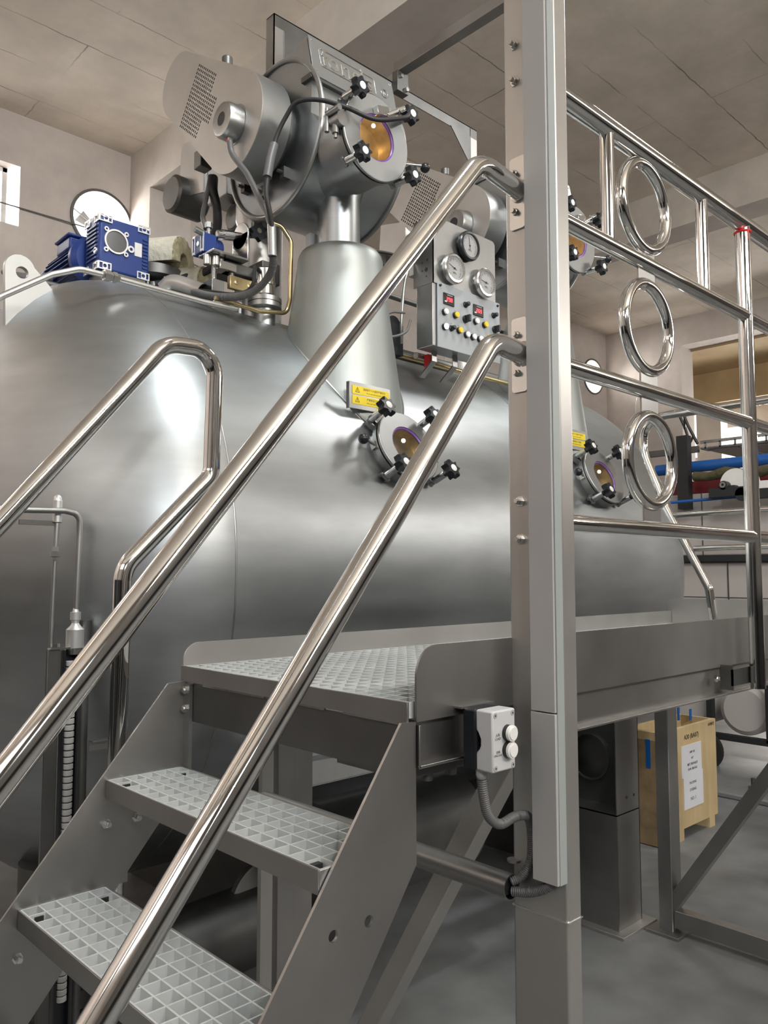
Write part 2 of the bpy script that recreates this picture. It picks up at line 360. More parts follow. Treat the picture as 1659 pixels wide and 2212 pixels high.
# ================================================================== PRESSURE VESSEL
YC, R0, X1, X2 = 2.884, 1.037, 1.205, 3.70
vs = thing('pressure_vessel', 'huge horizontal brushed stainless steel dyeing vessel with domed ends', 'vessel', (X1, YC, -1.04))
b = nb()
prof = []
for i in range(0, 17):
    u = math.cos(PI/2*i/16); prof.append((X1-.6*u, R0*math.sqrt(max(0, 1-u*u))))
for i in range(1, 9): prof.append((X1+(X2-X1)*i/8, R0))
for i in range(1, 17):
    u = math.sin(PI/2*i/16); prof.append((X2+.55*u, R0*math.sqrt(max(0, 1-u*u))))
lathe(b, (0, YC, .003), (1, 0, 0), prof, 128); mk('shell', b, 'tank', vs, angle=60)
for x in (X1, 2.79):
    b = nb(); torus(b, (x, YC, .003), (1, 0, 0), R0-.0012, .0032, 128, 8); mk('weld_seam', b, 'steel', vs)
def saddle(x):
    b = nb(); pl = [(YC-.62, FZ)]+[(YC-(R0+.004)*math.cos(math.radians(a)), .003-(R0+.004)*math.sin(math.radians(a))) for a in range(50, 131, 8)]+[(YC+.62, FZ)]
    prism(b, pl, 'x', x, x+.16); mk('saddle', b, 'dark', vs)
for x in (1.75, 3.2): saddle(x)
# lifting lug
lug_m = basis((1, 0, 0), (0, 0, 1), (0, -1, 0), (0, 2.62, 0))
ol = [(.845, .66), (.99, .66), (1.0, .90)]+[(.945, .955)]+arc(.876, .962, .047, 20, 180, 12)+[(.838, .75)]
b = nb(); holed(b, ol, [circle2(.882, .952, .019)], .02, lug_m); mk('lifting_lug', b, 'steel_light', vs, .001)
# inclined cones on the vessel (two)
def cone_parts(dx):
    for nm, seg in (('cone', 1),):
        b = nb(); lathe(b, (1.87+dx, 2.206, 0), (0, 0, 1), [(.40, .255), (1.11, .158), (1.135, .157), (1.15, .152), (1.162, .145), (1.165, .078)], 64, False, False)
        mk('cone', b, 'cone', vs)
        b = nb()
        n = 90; pts = []
        for i in range(n+1):
            a = 2*PI*i/n; z = .6
            for _ in range(12):
                r = .255-(z-.40)*.1366; y = 2.206+r*math.sin(a); z = math.sqrt(max(.01, R0**2-(y-YC)**2))
            pts.append(V((1.87+dx+r*math.cos(a), y, z+.001)))
        sweep(b, pts, .006, 8, False); mk('weld_seam', b, 'steel', vs)
DX = 1.215
cone_parts(0); cone_parts(DX)
# warning plate on brackets in front of each cone base
def warning(dx, lab):
    t = thing('warning_plate', lab, 'sign', (1.81+dx, 1.965, .59), 'yellow warning plates on the cone bases')
    x0, x1, z0, z1 = 1.722+dx, 1.892+dx, .553, .622
    b = nb(); box(b, x0-.012, x1+.004, 1.968, 1.972, z0-.012, z1+.008)
    mk('backplate', b, 'steel', t, .001)
    b = nb(); box(b, x0-.012, x0-.010, 1.972, 1.984, z0-.012, z1+.008); box(b, x1, x1+.002, 1.972, 1.984, z0-.012, z1+.008)
    mk('bracket', b, 'dark', t)
    for k, (za, zb, l1, l2) in enumerate(((.590, .618, '温度高于八十度时严禁打开', 'Do not open when above 80°C'), (.557, .585, '严禁带压打开视镜', 'Never open while pressurised'))):
        b = nb(); box(b, x0, x1-.002, 1.9665, 1.968, za, zb); s = mk('label', b, 'yellow_label', t)
        b = nb()
        q = faceY(0, 1.9664, 0); cx, cz = x0+.022, (za+zb)/2
        tri = lambda r: [(cx+r*math.cos(math.radians(a)), cz-.0015+r*math.sin(math.radians(a))) for a in (90, 210, 330)]
        holed(b, tri(.0115), [tri(.0088)], .0004, faceY(0, 1.9664, 0)); box(b, cx-.0006, cx+.0006, 1.966, 1.9666, cz-.0035, cz+.004)
        text(b, l1, .0085, faceY(x0+.098, 1.9664, za+.0195), .0001)
        text(b, l2, .0055, faceY(x0+.098, 1.9664, za+.0085), .0001)
        mk('lettering', b, 'ink', s)
    return t
warning(0, 'yellow two line warning plate on the base of the near cone')
warning(DX, 'yellow two line warning plate on the far cone, right of the tall square post')

# ================================================================== PORTHOLES
def star(r=.0355, n=7, cut=.011):
    out = []
    for i in range(84):
        a = 2*PI*i/84; c = min(1, abs(math.cos(n*a/2))*1.12-.12) if abs(math.cos(n*a/2)) > .107 else 0; q_ = r-cut*max(0, c)**.85; out.append((q_*math.cos(a), q_*math.sin(a)))
    return out
def knob_parts(parent, x, y, z, mtx=None, r=.0355):
    """a star knob whose axis is the parent's local z"""
    T = Matrix.Translation((x, y, z)) @ (mtx or Matrix.Rotation(random.random()*.9, 4, 'Z'))
    b = nb(); o = star(r); i = star(r*.9)
    rings(b, [[V((px, py, 0)) for px, py in star(r*.82)], [V((px, py, .004)) for px, py in o], [V((px, py, .024)) for px, py in o], [V((px, py, .030)) for px, py in i]])
    lathe(b, (0, 0, -.012), (0, 0, 1), [(0, .012), (.014, .014)], 20)
    bmesh.ops.transform(b, matrix=T, verts=b.verts)
    k = mk('knob', b, 'black', parent, local=True)
    b = nb(); lathe(b, (0, 0, .0295), (0, 0, 1), [(0, .013), (.0018, .0128), (.0022, .012)], 24); bmesh.ops.transform(b, matrix=T, verts=b.verts)
    mk('cap', b, 'cap', k, local=True)
    return k
def porthole(name, lab, loc, zdir, Rr, rg, nk, ball_at, kr, depth, ball_dir, lamp=False):
    z = V(zdir).normalized(); x = V((1, 0, 0)); y = z.cross(x)
    t = thing(name, lab, 'porthole', loc, 'round sight glass portholes with star knobs')
    t.matrix_world = basis(x, y, z, loc)
    Z = (0, 0, 1)
    b = nb(); lathe(b, (0, 0, -depth), Z, [(0, Rr*.93), (depth-.03, Rr*.93)], 56, False, False)
    tubering(b, (0, 0, 0), Z, -.036, -.018, rg+.015, Rr*1.0); mk('neck', b, 'steel', t, local=True)
    if not lamp:
        b = nb(); tubering(b, (0, 0, -.072), Z, -.012, 0, Rr*.9, Rr*1.13, 64); mk('base_flange', b, 'steel', t, local=True)
    b = nb(); tubering(b, (0, 0, 0), Z, -.0155, -.001, rg+.004, Rr-.004, 64); torus(b, (0, 0, -.006), Z, Rr-.003, .005, 64, 8)
    mk('door', b, 'steel_light', t, local=True, angle=50)
    b = nb(); torus(b, (0, 0, -.010), Z, rg+.002, .006, 48, 10); mk('gasket', b, 'violet', t, local=True)
    b = nb(); lathe(b, (0, 0, -.012), Z, [(0, rg), (.006, rg)], 48); mk('glass', b, 'sight', t, local=True)
    b = nb(); lathe(b, (0, 0, -min(.08, depth)), Z, [(0, .001), (.001, rg*1.0), (min(.08, depth)-.02, rg*1.05)], 48, True, False); mk('inner_bore', b, 'gold', t, local=True)
    for (kx, ky) in nk:
        knob_parts(t, kx, ky, kr)
        a = math.atan2(ky, kx)
        b = nb(); lathe(b, (kx, ky, -.035), Z, [(0, .008), (.004, .0125), (kr+.022, .0125), (kr+.024, .010), (kr+.033, .010)], 20)
        mk('swing_bolt', b, 'bright', t, local=True)
        b = nb(); c, s = math.cos(a), math.sin(a)
        T = Matrix.Translation((kx, ky, -.045)) @ Matrix.Rotation(a, 4, 'Z')
        box(b, -.04, .006, -.013, -.009, -.010, .012, T); box(b, -.04, .006, .009, .013, -.010, .012, T)
        v0 = len(b.verts); tb = nb(); cyl(tb, (0, -.018, 0), (0, .018, 0), .007, seg=14); bmesh.ops.transform(tb, matrix=T, verts=tb.verts)
        me = bpy.data.meshes.new('t'); tb.to_mesh(me); b.from_mesh(me); tb.free(); bpy.data.meshes.remove(me)
        mk('hinge_lug', b, 'steel', t, local=True)
    # ball handle
    bx, by = ball_at; a = math.atan2(by, bx); c, s = math.cos(a), math.sin(a)
    b = nb(); cyl(b, (c*Rr*.97, s*Rr*.97, -.03), (bx-c*.01, by-s*.01, ball_dir), .0055, seg=12); box(b, -.012, .012, -.012, .012, -.04, -.02, Matrix.Translation((c*Rr, s*Rr, 0)))
    mk('handle_rod', b, 'bright', t, local=True)
    b = nb(); ball(b, (bx, by, ball_dir), .0175); mk('handle_ball', b, 'black', t, local=True)
    # hinge barrel on one side
    hx = -1 if lamp else 1
    b = nb(); cyl(b, (hx*Rr*1.08, -.035, -.03), (hx*Rr*1.08, .035, -.03), .012, seg=18); cyl(b, (hx*Rr*1.08, -.05, -.03), (hx*Rr*1.08, .05, -.03), .006, seg=12)
    box(b, -.02, .02, -.014, .014, -.012, .0, Matrix.Translation((hx*Rr*.98, 0, -.012)))
    mk('hinge', b, 'steel', t, local=True)
    if lamp:
        b = nb(); cyl(b, (-Rr*1.02, .01, -.055), (-Rr*1.02, .01, .0), .027, seg=28); cyl(b, (-Rr*1.22, .03, -.05), (-Rr*1.22, .03, .015), .010, seg=16); cyl(b, (-Rr*1.22, -.03, -.05), (-Rr*1.22, .05, -.05), .008, seg=14)
        mk('hinge_barrel', b, 'steel', t, local=True)
    if lamp:
        b = nb(); box(b, -.03, .028, -.012, .018, .0, .022, Matrix.Translation((.012, rg+.012, 0)) @ Matrix.Rotation(.25, 4, 'Z')); 
        cyl(b, (.03, rg+.005, .018), (.075, rg+.035, .03), .009, seg=14); cyl(b, (.07, rg+.032, .029), (.115, rg+.06, .04), .012, seg=14)
        mk('lamp_housing', b, 'bright', t, local=True, bevel=.001)
    return t
q = .112
up_nk = [(-.120, .108), (.115, .108), (-.108, -.108), (.125, -.108)]
lo_nk = [(-.110, .105), (.112, .105), (-.112, -.105), (.112, -.105)]
UP = (1.803, 1.935, 1.482)
pu = porthole('sight_port', 'upper round sight port with glowing amber glass on the near reel housing', UP, (0, -1, 0), .148, .077, up_nk, (.205, -.045), .030, .16, .03, True)
ev = math.radians(22.7); rad = 1.092
LO = (1.897, YC-rad*math.cos(ev), .003+rad*math.sin(ev))
pl = porthole('sight_port', 'lower round sight port on the vessel shell below the near cone', LO, (0, -math.cos(ev), math.sin(ev)), .130, .070, lo_nk, (-.207, .0), .032, .09, .0, False)
dup(pu, (DX, 0, 0), 'upper amber sight port on the far reel housing, seen right of the square post')
dup(pl, (DX, 0, 0), 'lower round sight port on the vessel shell below the far cone')
for dx in (0, DX):
    for (x, y, z, e) in ((UP[0]+dx, 2.0-.045, UP[2]+.05, .22), (LO[0]+dx, LO[1]+.03, LO[2]+.02, .03)):
        d = bpy.data.lights.new('sight_lamp', 'POINT'); d.energy = e; d.color = (1, .86, .62); d.shadow_soft_size = .008
        o = bpy.data.objects.new('sight_lamp', d); COL.objects.link(o); o.location = (x, y, z)

# ================================================================== REEL HOUSINGS
DC = (2.345, 1.585); DR = .280
def reel(lab):
    t = thing('reel_housing', lab, 'housing', (1.87, 2.206, 1.165), 'reel housings above the vessel')
    b = nb(); pr = [(2.128, 1.60), (2.124, 1.746), (2.157, 1.895)]
    a = [(DC[0]+DR*math.cos(math.radians(g)), DC[1]+DR*math.sin(math.radians(g))) for g in range(95, -175, -6)]
    prism(b, pr+a, 'x', 1.668, 2.06); mk('drum', b, 'tank', t)
    for xr in (1.666, 2.062):
        b = nb(); torus(b, (xr, DC[0], DC[1]), (1, 0, 0), DR, .010, 72, 10); mk('rim', b, 'steel', t)
    # hood with embossed plate
    b = nb(); prism(b, [(2.118, 1.738), (2.152, 1.892), (2.23, 1.88), (2.23, 1.738)], 'x', 1.672, 2.074); mk('hood', b, 'plate_light', t, .0015)
    # plate plane runs from (Y 2.118,Z 1.738) to (2.152,1.892)
    n = V((0, -.154, .034)).normalized(); up = V((0, .034, .154)).normalized()
    def pm(x, h, off=0): 
        o = V((x, 2.118, 1.738))+up*h+n*off; return basis((1, 0, 0), up, n, o)
    b = nb(); holed(b, [(-.205, -.004), (.205, -.004), (.205, .162), (-.205, .162)], [], .0035, pm(1.873, 0, .0)); np_ = mk('nameplate', b, 'steel_light', t, .0005)
    b = nb(); rr = .022
    def rrect(x0, x1, y0, y1, r): return arc(x1-r, y1-r, r, 0, 90, 6)+arc(x0+r, y1-r, r, 90, 180, 6)+arc(x0+r, y0+r, r, 180, 270, 6)+arc(x1-r, y0+r, r, 270, 360, 6)
    holed(b, rrect(-.165, .105, .050, .128, .012), [rrect(-.162, .102, .053, .125, .010)], .0022, pm(1.873, 0, .0035))
    holed(b, circle2(.152, .085, .019, 28), [circle2(.152, .085, .0155, 28)], .003, pm(1.873, 0, .0035))
    mk('emblem_border', b, 'bright', np_, .0006)
    b = nb(); text(b, "fong's", .108, pm(1.842, .092, .0045), .0016); mk('emblem_lettering', b, 'bright', np_, .0006)
    b = nb(); text(b, 'R', .024, pm(2.025, .086, .0045), .0012); mk('emblem_lettering', b, 'bright', np_, .0006)
    b = nb()
    for sx in (-.19, .19):
        for h in (.012, .146): lathe(b, V((1.873+sx, 2.118, 1.738))+up*h+n*.0035, n, [(0, .0045), (.0015, .004), (.0022, .002)], 10)
    mk('rivet', b, 'bright', np_)
    b = nb(); prism(b, [(2.110, 1.718), (2.118, 1.738), (2.17, 1.738), (2.17, 1.718)], 'x', 1.655, 1.93); mk('guide_slot', b, 'dark', t, .001)
    # nozzle, neck, duct
    b = nb(); lathe(b, (1.803, 2.25, 1.482), (0, -1, 0), [(0, .128), (.10, .128), (.275, .132)], 56, False, False); mk('nozzle', b, 'tank', t)
    b = nb(); lathe(b, (1.862, 2.206, 1.14), (0, 0, 1), [(0, .079), (.225, .079), (.25, .088), (.30, .115)], 48, False, False); torus(b, (1.862, 2.206, 1.166), (0, 0, 1), .079, .004, 48, 8); mk('neck_pipe', b, 'tank', t)
    b = nb(); lathe(b, (1.783, 2.60, .95), (0, 0, 1), [(0, .088), (.42, .088), (.44, .094), (.46, .094), (.50, .094)], 48, False, False); mk('return_duct', b, 'plate_light', t)
    # bearing between drum and guard
    b = nb(); lathe(b, (1.60, 2.36, 1.60), (1, 0, 0), [(0, .12), (.03, .12), (.032, .15), (.05, .15), (.052, .125), (.07, .125), (.085, .16)], 48); mk('bearing', b, 'dark', t)
    for k in range(5):
        b = nb(); g = math.radians(-120+k*38); box(b, 1.640, 1.668, 2.36+.205*math.cos(g)-.012, 2.36+.205*math.cos(g)+.012, 1.60+.205*math.sin(g)-.02, 1.60+.205*math.sin(g)+.02)
        cyl(b, (1.62, 2.36+.205*math.cos(g), 1.60+.205*math.sin(g)), (1.69, 2.36+.205*math.cos(g), 1.60+.205*math.sin(g)), .006, seg=6)
        mk('clamp', b, 'dark', t)
    # drive: plate, gearbox, motor
    b = nb(); prism(b, [(2.93, 1.615), (3.14, 1.66), (3.12, 1.90), (2.93, 1.86)], 'x', 1.72, 1.726); box(b, 1.722, 1.86, 2.93, 2.935, 1.62, 1.86); mk('drive_cover', b, 'plate_light', t)
    b = nb(); box(b, 1.74, 1.86, 2.78, 2.93, 1.56, 1.80); mk('gearbox', b, 'steel', t, .006)
    b = nb(); lathe(b, (1.67, 3.12, 1.66), (1, 0, 0), [(0, .07), (.01, .083), (.15, .083), (.16, .07)], 36); mk('drive_motor', b, 'dark', t)
    b = nb(); lathe(b, (1.80, 2.83, 1.50), (1, 0, 0), [(0, .05), (.008, .06), (.09, .06), (.1, .05)], 28); box(b, 1.80, 1.9, 2.6, 2.85, 1.50, 1.54); mk('pump', b, 'dark', t)
    return t
r1 = reel('near steel reel housing with embossed nameplate, drum and nozzle')
dup(r1, (DX, 0, 0), 'far steel reel housing mostly hidden behind the square post')
# ---- belt guards
def guard(lab):
    t = thing('belt_guard', lab, 'guard', (1.50, 2.36, 1.60), 'perforated belt guards')
    c1, R1, c2, R2 = V((2.36, 1.595)), .180, V((2.760, 1.918)), .124
    d = (c2-c1); L = d.length; base = math.atan2(d.y, d.x); off = math.acos((R1-R2)/L)
    out = []
    for i in range(31):
        a = base+off+(2*PI-2*off)*i/30; out.append((c1.x+R1*math.cos(a), c1.y+R1*math.sin(a)))
    for i in range(21):
        a = base-off+2*off*i/20; out.append((c2.x+R2*math.cos(a), c2.y+R2*math.sin(a)))
    u = V((-.78, -.62)).normalized(); v = V((.60, -.80)).normalized(); O = V((2.600, 1.925)); holes = []
    for r in range(17):
        lo, hi = (0, 11)
        if 5 <= r < 12: hi = 15
        for k in range(lo, hi):
            p = O+u*(k*.0150+.004)+v*(r*.0142+.003)
            hw, hh = .0040, .0040
            holes.append([tuple(p+u*a*hw+v*e*hh*1.1) for a, e in ((-1, -1), (1, -1), (1, 1), (-1, 1))])
    mt = basis((0, 1, 0), (0, 0, 1), (1, 0, 0), (1.50, 0, 0))
    b = nb(); holed(b, out, holes, .003, mt); mk('front_plate', b, 'plate_light', t)
    b = nb(); rings(b, [[V((1.503, p[0], p[1])) for p in out], [V((1.622, p[0], p[1])) for p in out]], False, True); mk('side_wall', b, 'steel_light', t)
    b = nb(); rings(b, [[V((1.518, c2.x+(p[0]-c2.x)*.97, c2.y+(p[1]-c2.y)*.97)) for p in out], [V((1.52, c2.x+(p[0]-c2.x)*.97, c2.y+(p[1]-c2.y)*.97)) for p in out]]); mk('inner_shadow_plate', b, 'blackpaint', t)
    b = nb(); lathe(b, (1.502, 2.345, 1.578), (-1, 0, 0), [(0, .072), (.004, .072), (.005, .064), (.045, .064), (.058, .058), (.060, .050), (.060, .024), (.03, .024)], 44, True, True); mk('bearing_cap', b, 'steel', t)
    b = nb(); lathe(b, (1.4430, 2.345, 1.578), (1, 0, 0), [(0, .023), (.02, .023)], 32); mk('bore', b, 'blackpaint', t)
    b = nb(); cyl(b, (1.56, 2.50, 1.895), (1.56, 2.50, 1.93), .02); mk('mounting_foot', b, 'dark', t, .003)
    b = nb(); box(b, 1.53, 1.58, 2.63, 2.68, 1.55, 1.62); mk('lower_foot', b, 'dark', t, .003)
    b = nb(); cyl(b, (1.47, 2.335, 1.498), (1.47, 2.328, 1.512), .010, seg=16); mk('cable_gland', b, 'steel', t)
    b = nb(); cyl(b, (1.4695, 2.3355, 1.5035), (1.4695, 2.3335, 1.508), .0108, seg=16); mk('gland_seal', b, 'red', t)
    return t
g1 = guard('near perforated belt guard, oblong with round bearing cap and cable')
dup(g1, (DX, 0, 0), 'far perforated belt guard behind the gauge panel')

# ================================================================== CABLES NEAR THE REEL
def cable(name, lab, pts, r, m, cat='cable', sp=True, seg=12, corr=False):
    b = nb(); P = spline(pts) if sp else fillet(pts, .03)
    if corr: corrugated(b, P, r)
    else: sweep(b, P, r, seg)
    return tag(mk(name, b, m, angle=60), lab, cat)
cable('sensor_cable', 'black cable arching over the near amber sight port to its lamp', [(1.918, 1.895, 1.602), (1.86, 1.86, 1.545), (1.745, 1.88, 1.50), (1.66, 1.93, 1.528), (1.60, 2.0, 1.56), (1.555, 2.06, 1.56), (1.54, 2.1, 1.52), (1.525, 2.13, 1.46), (1.515, 2.14, 1.40)], .0075, 'rubber')
b = nb(); sweep(b, [(1.52, 2.137, 1.43), (1.50, 2.13, 1.37), (1.485, 2.125, 1.30)], .015, 14); tag(mk('cable_sleeve', b, 'conduit'), 'thick grey sleeve on the black cable in front of the dark drum face', 'sleeve')
cable('power_cable', 'grey cable from the near bearing cap down to the cable bundle', [(1.468, 2.33, 1.50), (1.475, 2.32, 1.45), (1.49, 2.25, 1.36), (1.50, 2.19, 1.255), (1.505, 2.15, 1.19), (1.51, 2.135, 1.14)], .0105, 'conduit')
cable('sensor_cable', 'black cable pair running down from the grey sleeve to the bundle', [(1.485, 2.125, 1.30), (1.478, 2.12, 1.24), (1.49, 2.12, 1.19), (1.51, 2.13, 1.14)], .009, 'rubber')
b = nb(); cyl(b, (1.512, 2.135, 1.15), (1.516, 2.135, 1.045), .0145, seg=18); tag(mk('cable_sleeve', b, 'steel_light'), 'bright metal sleeve where the cables run down beside the copper tube', 'sleeve')
cable('cable_bundle', 'thick corrugated grey cable curving from the metal sleeve to the elbow pipe', [(1.516, 2.135, 1.07), (1.530, 2.150, 1.03), (1.535, 2.180, .996), (1.515, 2.22, .955), (1.477, 2.26, .932), (1.439, 2.32, .935), (1.427, 2.40, .960), (1.425, 2.48, .992)], .0135, 'conduit', corr=True)
cable('sensor_cable', 'thin black cable below the light fitting looping to the elbow pipe', [(1.61, 2.37, 1.10), (1.585, 2.34, 1.067), (1.555, 2.30, 1.010), (1.518, 2.28, .966), (1.475, 2.30, .948), (1.445, 2.36, .962), (1.43, 2.48, 1.0)], .007, 'rubber')
cable('sensor_cable', 'black cable pair crossing the gap between the two reel housings', [(1.95, 2.40, 1.20), (2.05, 2.38, 1.27), (2.2, 2.36, 1.32), (2.36, 2.36, 1.34)], .006, 'rubber')
cable('sensor_cable', 'lower black cable rising to the right between the two reel housings', [(1.93, 2.40, 1.13), (2.08, 2.38, 1.23), (2.20, 2.37, 1.28), (2.34, 2.36, 1.24)], .006, 'rubber')
cable('hose', 'black hose rising on the left of the mechanism to the drive', [(1.520, 2.54, 1.20), (1.575, 2.58, 1.30), (1.585, 2.60, 1.39), (1.575, 2.61, 1.457), (1.60, 2.65, 1.53)], .018, 'rubber')
cable('steel_tube', 'thin steel tube bending down from the drive cover to its fitting', [(1.587, 2.65, 1.535), (1.539, 2.60, 1.409), (1.497, 2.55, 1.316), (1.475, 2.49, 1.24)], .009, 'conduit')
cable('black_hose', 'black hose lying across the vessel top behind the elbow pipe', [(1.40, 2.72, 1.075), (1.437, 2.70, 1.084), (1.514, 2.70, 1.125), (1.582, 2.68, 1.159), (1.618, 2.64, 1.187)], .015, 'rubber')
# copper tube and long steel impulse line
b = nb(); sweep(b, fillet([(0.55, 2.35, .60), (.74, 2.35, .775), (.872, 2.33, .868), (.95, 2.32, .903), (1.04, 2.32, .905), (1.37, 2.32, .902), (1.50, 2.32, .908)], .06), .0095, 12)
tag(mk('impulse_line', b, 'plate_light', angle=60), 'long bent steel tube running over the domed end and vessel top', 'tube')
b = nb(); lathe(b, (1.02, 2.32, .905), (1, 0, 0), [(0, .012), (.005, .012), (.006, .018), (.024, .018), (.025, .014), (.032, .014), (.033, .017), (.045, .017), (.046, .012), (.055, .011)], 6); tag(mk('compression_fitting', b, 'bright'), 'hexagonal steel fitting on the tube in front of the blue motor', 'fitting')
b = nb(); sweep(b, fillet([(1.42, 2.33, .93), (1.60, 2.33, .925), (1.72, 2.33, .945), (1.735, 2.33, 1.0), (1.738, 2.33, 1.22), (1.70, 2.34, 1.27), (1.66, 2.36, 1.28)], .035), .008, 12)
tag(mk('copper_tube', b, 'brass', angle=60), 'bent golden tube along the vessel top turning up beside the duct', 'tube')

# ================================================================== LIGHT FITTING STUB
t = thing('light_fitting', 'short flanged steel light fitting on the vessel top, left of the near cone', 'fitting', (1.67, 2.40, .90))
C = (1.672, 2.40, 0)
b = nb(); lathe(b, (1.672, 2.40, .80), (0, 0, 1), [(0, .040), (.165, .040)], 36); mk('pipe', b, 'steel_light', t)
b = nb(); lathe(b, (1.672, 2.40, .962), (0, 0, 1), [(0, .050), (.004, .062), (.020, .062), (.021, .058), (.023, .058), (.024, .062), (.040, .062), (.044, .052)], 40); mk('flange', b, 'steel', t)
b = nb(); lathe(b, (1.672, 2.40, 1.005), (0, 0, 1), [(0, .046), (.012, .036), (.045, .034), (.047, .040), (.058, .040), (.059, .037), (.105, .037), (.11, .033)], 36); mk('lamp_head', b, 'bright', t)
b = nb(); cyl(b, (1.64, 2.385, 1.095), (1.61, 2.37, 1.10), .008); mk('cable_gland', b, 'black', t)

# ================================================================== TENSION MECHANISM (screw jack, small blue gear, star knob)
t = thing('valve_actuator', 'small hand adjusted valve mechanism with star knob, screw and steel blocks beside the duct', 'mechanism', (1.50, 2.45, .95))
b = nb(); box(b, 1.452, 1.60, 2.40, 2.50, 1.128, 1.136); box(b, 1.595, 1.603, 2.40, 2.50, 1.128, 1.24)
lathe(b, (1.599, 2.45, 1.235), (1, 0, 0), [(-.004, .05), (.004, .05)], 28); mk('angle_bracket', b, 'bright', t, .002)
b = nb(); cyl(b, (1.50, 2.45, 1.215), (1.60, 2.45, 1.235), .014); cyl(b, (1.52, 2.45, 1.218), (1.56, 2.45, 1.226), .019); cyl(b, (1.60, 2.45, 1.235), (1.64, 2.44, 1.25), .012); cyl(b, (1.645, 2.45, 1.255), (1.645, 2.42, 1.255), .012); mk('shaft', b, 'bright', t)
b = nb(); Tm = basis((1, 0, 0), (0, 0, 1), (0, -1, 0), (1.645, 2.42, 1.255))
o = star(.038, 7, .011)
rings(b, [[Tm @ V((x, y, 0)) for x, y in o], [Tm @ V((x, y, .02)) for x, y in o]]); kn = mk('knob', b, 'black', t)
b = nb(); lathe(b, Tm @ V((0, 0, .0205)), V((0, -1, 0)), [(0, .010), (.001, .010), (.001, .006), (-.004, .006)], 20); mk('insert', b, 'bright', kn)
b = nb(); cyl(b, (1.487, 2.45, 1.128), (1.487, 2.45, .97), .0085, seg=16)
for k in range(26): torus(b, (1.487, 2.45, 1.0+k*.0045), (0, 0, 1), .0088, .0016, 14, 6)
mk('screw', b, 'bright', t)
b = nb()
for dx, dy in ((-.028, 0), (0, -.012), (.026, 0)): cyl(b, (1.487+dx, 2.45+dy, 1.09), (1.487+dx, 2.45+dy, 1.126), .014, seg=16)
box(b, 1.50, 1.57, 2.43, 2.48, 1.085, 1.115); mk('roller_block', b, 'bright', t, .002)
b = nb(); box(b, 1.462, 1.512, 2.42, 2.48, .985, 1.035); mk('nut_block', b, 'steel', t, .002)
b = nb(); box(b, 1.53, 1.67, 2.41, 2.43, 1.015, 1.062); mk('brass_block', b, 'brass', t, .002)
b = nb()
for x in (1.555, 1.61, 1.627): lathe(b, (x, 2.41, 1.04), (0, -1, 0), [(0, .009), (.003, .008), (.004, .003)], 16)
mk('screw_head', b, 'brass', t)
b = nb(); box(b, 1.53, 1.70, 2.44, 2.54, 1.085, 1.125); box(b, 1.66, 1.74, 2.40, 2.54, 1.07, 1.15); cyl(b, (1.56, 2.45, 1.06), (1.56, 2.45, 1.1), .012); mk('clamp_arm', b, 'dark', t, .003)
b = nb(); cyl(b, (1.487, 2.45, .86), (1.487, 2.45, 1.0), .007); cyl(b, (1.63, 2.5, .84), (1.63, 2.5, 1.08), .02); mk('support', b, 'steel', t)
t = thing('worm_gear', 'small blue worm gear unit above the steel angle bracket', 'gearbox', (1.47, 2.47, 1.16))
b = nb(); box(b, 1.447, 1.50, 2.455, 2.53, 1.14, 1.21); lathe(b, (1.50, 2.49, 1.175), (1, 0, 0), [(0, .034), (.03, .034), (.04, .02)], 24); mk('body', b, 'blue', t, .003)
b = nb()
for z in (1.142, 1.202):
    for y in (2.457, 2.515): box(b, 1.444, 1.449, y, y+.014, z, z+.008)
for y in (2.455, 2.472, 2.512, 2.527): box(b, 1.444, 1.4475, y, y+.003, 1.14, 1.21)
lathe(b, (1.447, 2.49, 1.175), (-1, 0, 0), [(0, .009), (.004, .009)], 16); mk('casting_edge', b, 'alu', t)
b = nb(); cyl(b, (1.42, 2.47, 1.215), (1.47, 2.47, 1.205), .011, seg=14); cyl(b, (1.475, 2.47, 1.21), (1.475, 2.47, 1.25), .007, seg=12); lathe(b, (1.475, 2.47, 1.235), (0, 0, 1), [(0, .014), (.02, .014), (.022, .009)], 6); mk('inlet', b, 'steel', t)

# ================================================================== BLUE MOTOR
t = thing('gear_motor', 'large blue worm gear motor on top of the vessel in front of the round opening', 'motor', (1.24, 2.72, 1.03))
x0, x1, y0, y1, z0, z1 = 1.150, 1.345, 2.655, 2.775, 1.052, 1.262
b = nb(); box(b, x0+.006, x1, y0+.006, y1, z0+.005, z1-.012); mk('gear_case', b, 'blue', t, .008)
b = nb()
for k in range(9): box(b, x0+.0005, x0+.008, y0+.022, y1-.018, z0+.045+k*.0145, z0+.051+k*.0145)
mk('cooling_rib', b, 'blue', t); b = nb()
for k in range(9): box(b, x1-.028, x1-.008, y0+.0015, y0+.008, z0+.045+k*.013, z0+.050+k*.013)
mk('cooling_rib', b, 'blue', t)
def pad(cx, cz, w_, h_, face):
    q = nb(); o_ = [(-w_, -h_), (w_, -h_), (w_, h_), (-w_, h_)]; ii = [[(-w_*.82, -h_*.7), (-w_*.35, -h_*.7), (-w_*.35, h_*.7), (-w_*.82, h_*.7)], [(w_*.45, -h_*.7), (w_*.82, -h_*.7), (w_*.82, h_*.7), (w_*.45, h_*.7)], circle2(.0, 0, h_*.5, 16)]
    holed(q, o_, ii, .004, faceY(cx, y0+.005, cz) if face == 'Y' else faceX(x0+.005, cx, cz)); return q
def merge(dst, src):
    me = bpy.data.meshes.new('t'); src.to_mesh(me); dst.from_mesh(me); src.free(); bpy.data.meshes.remove(me)
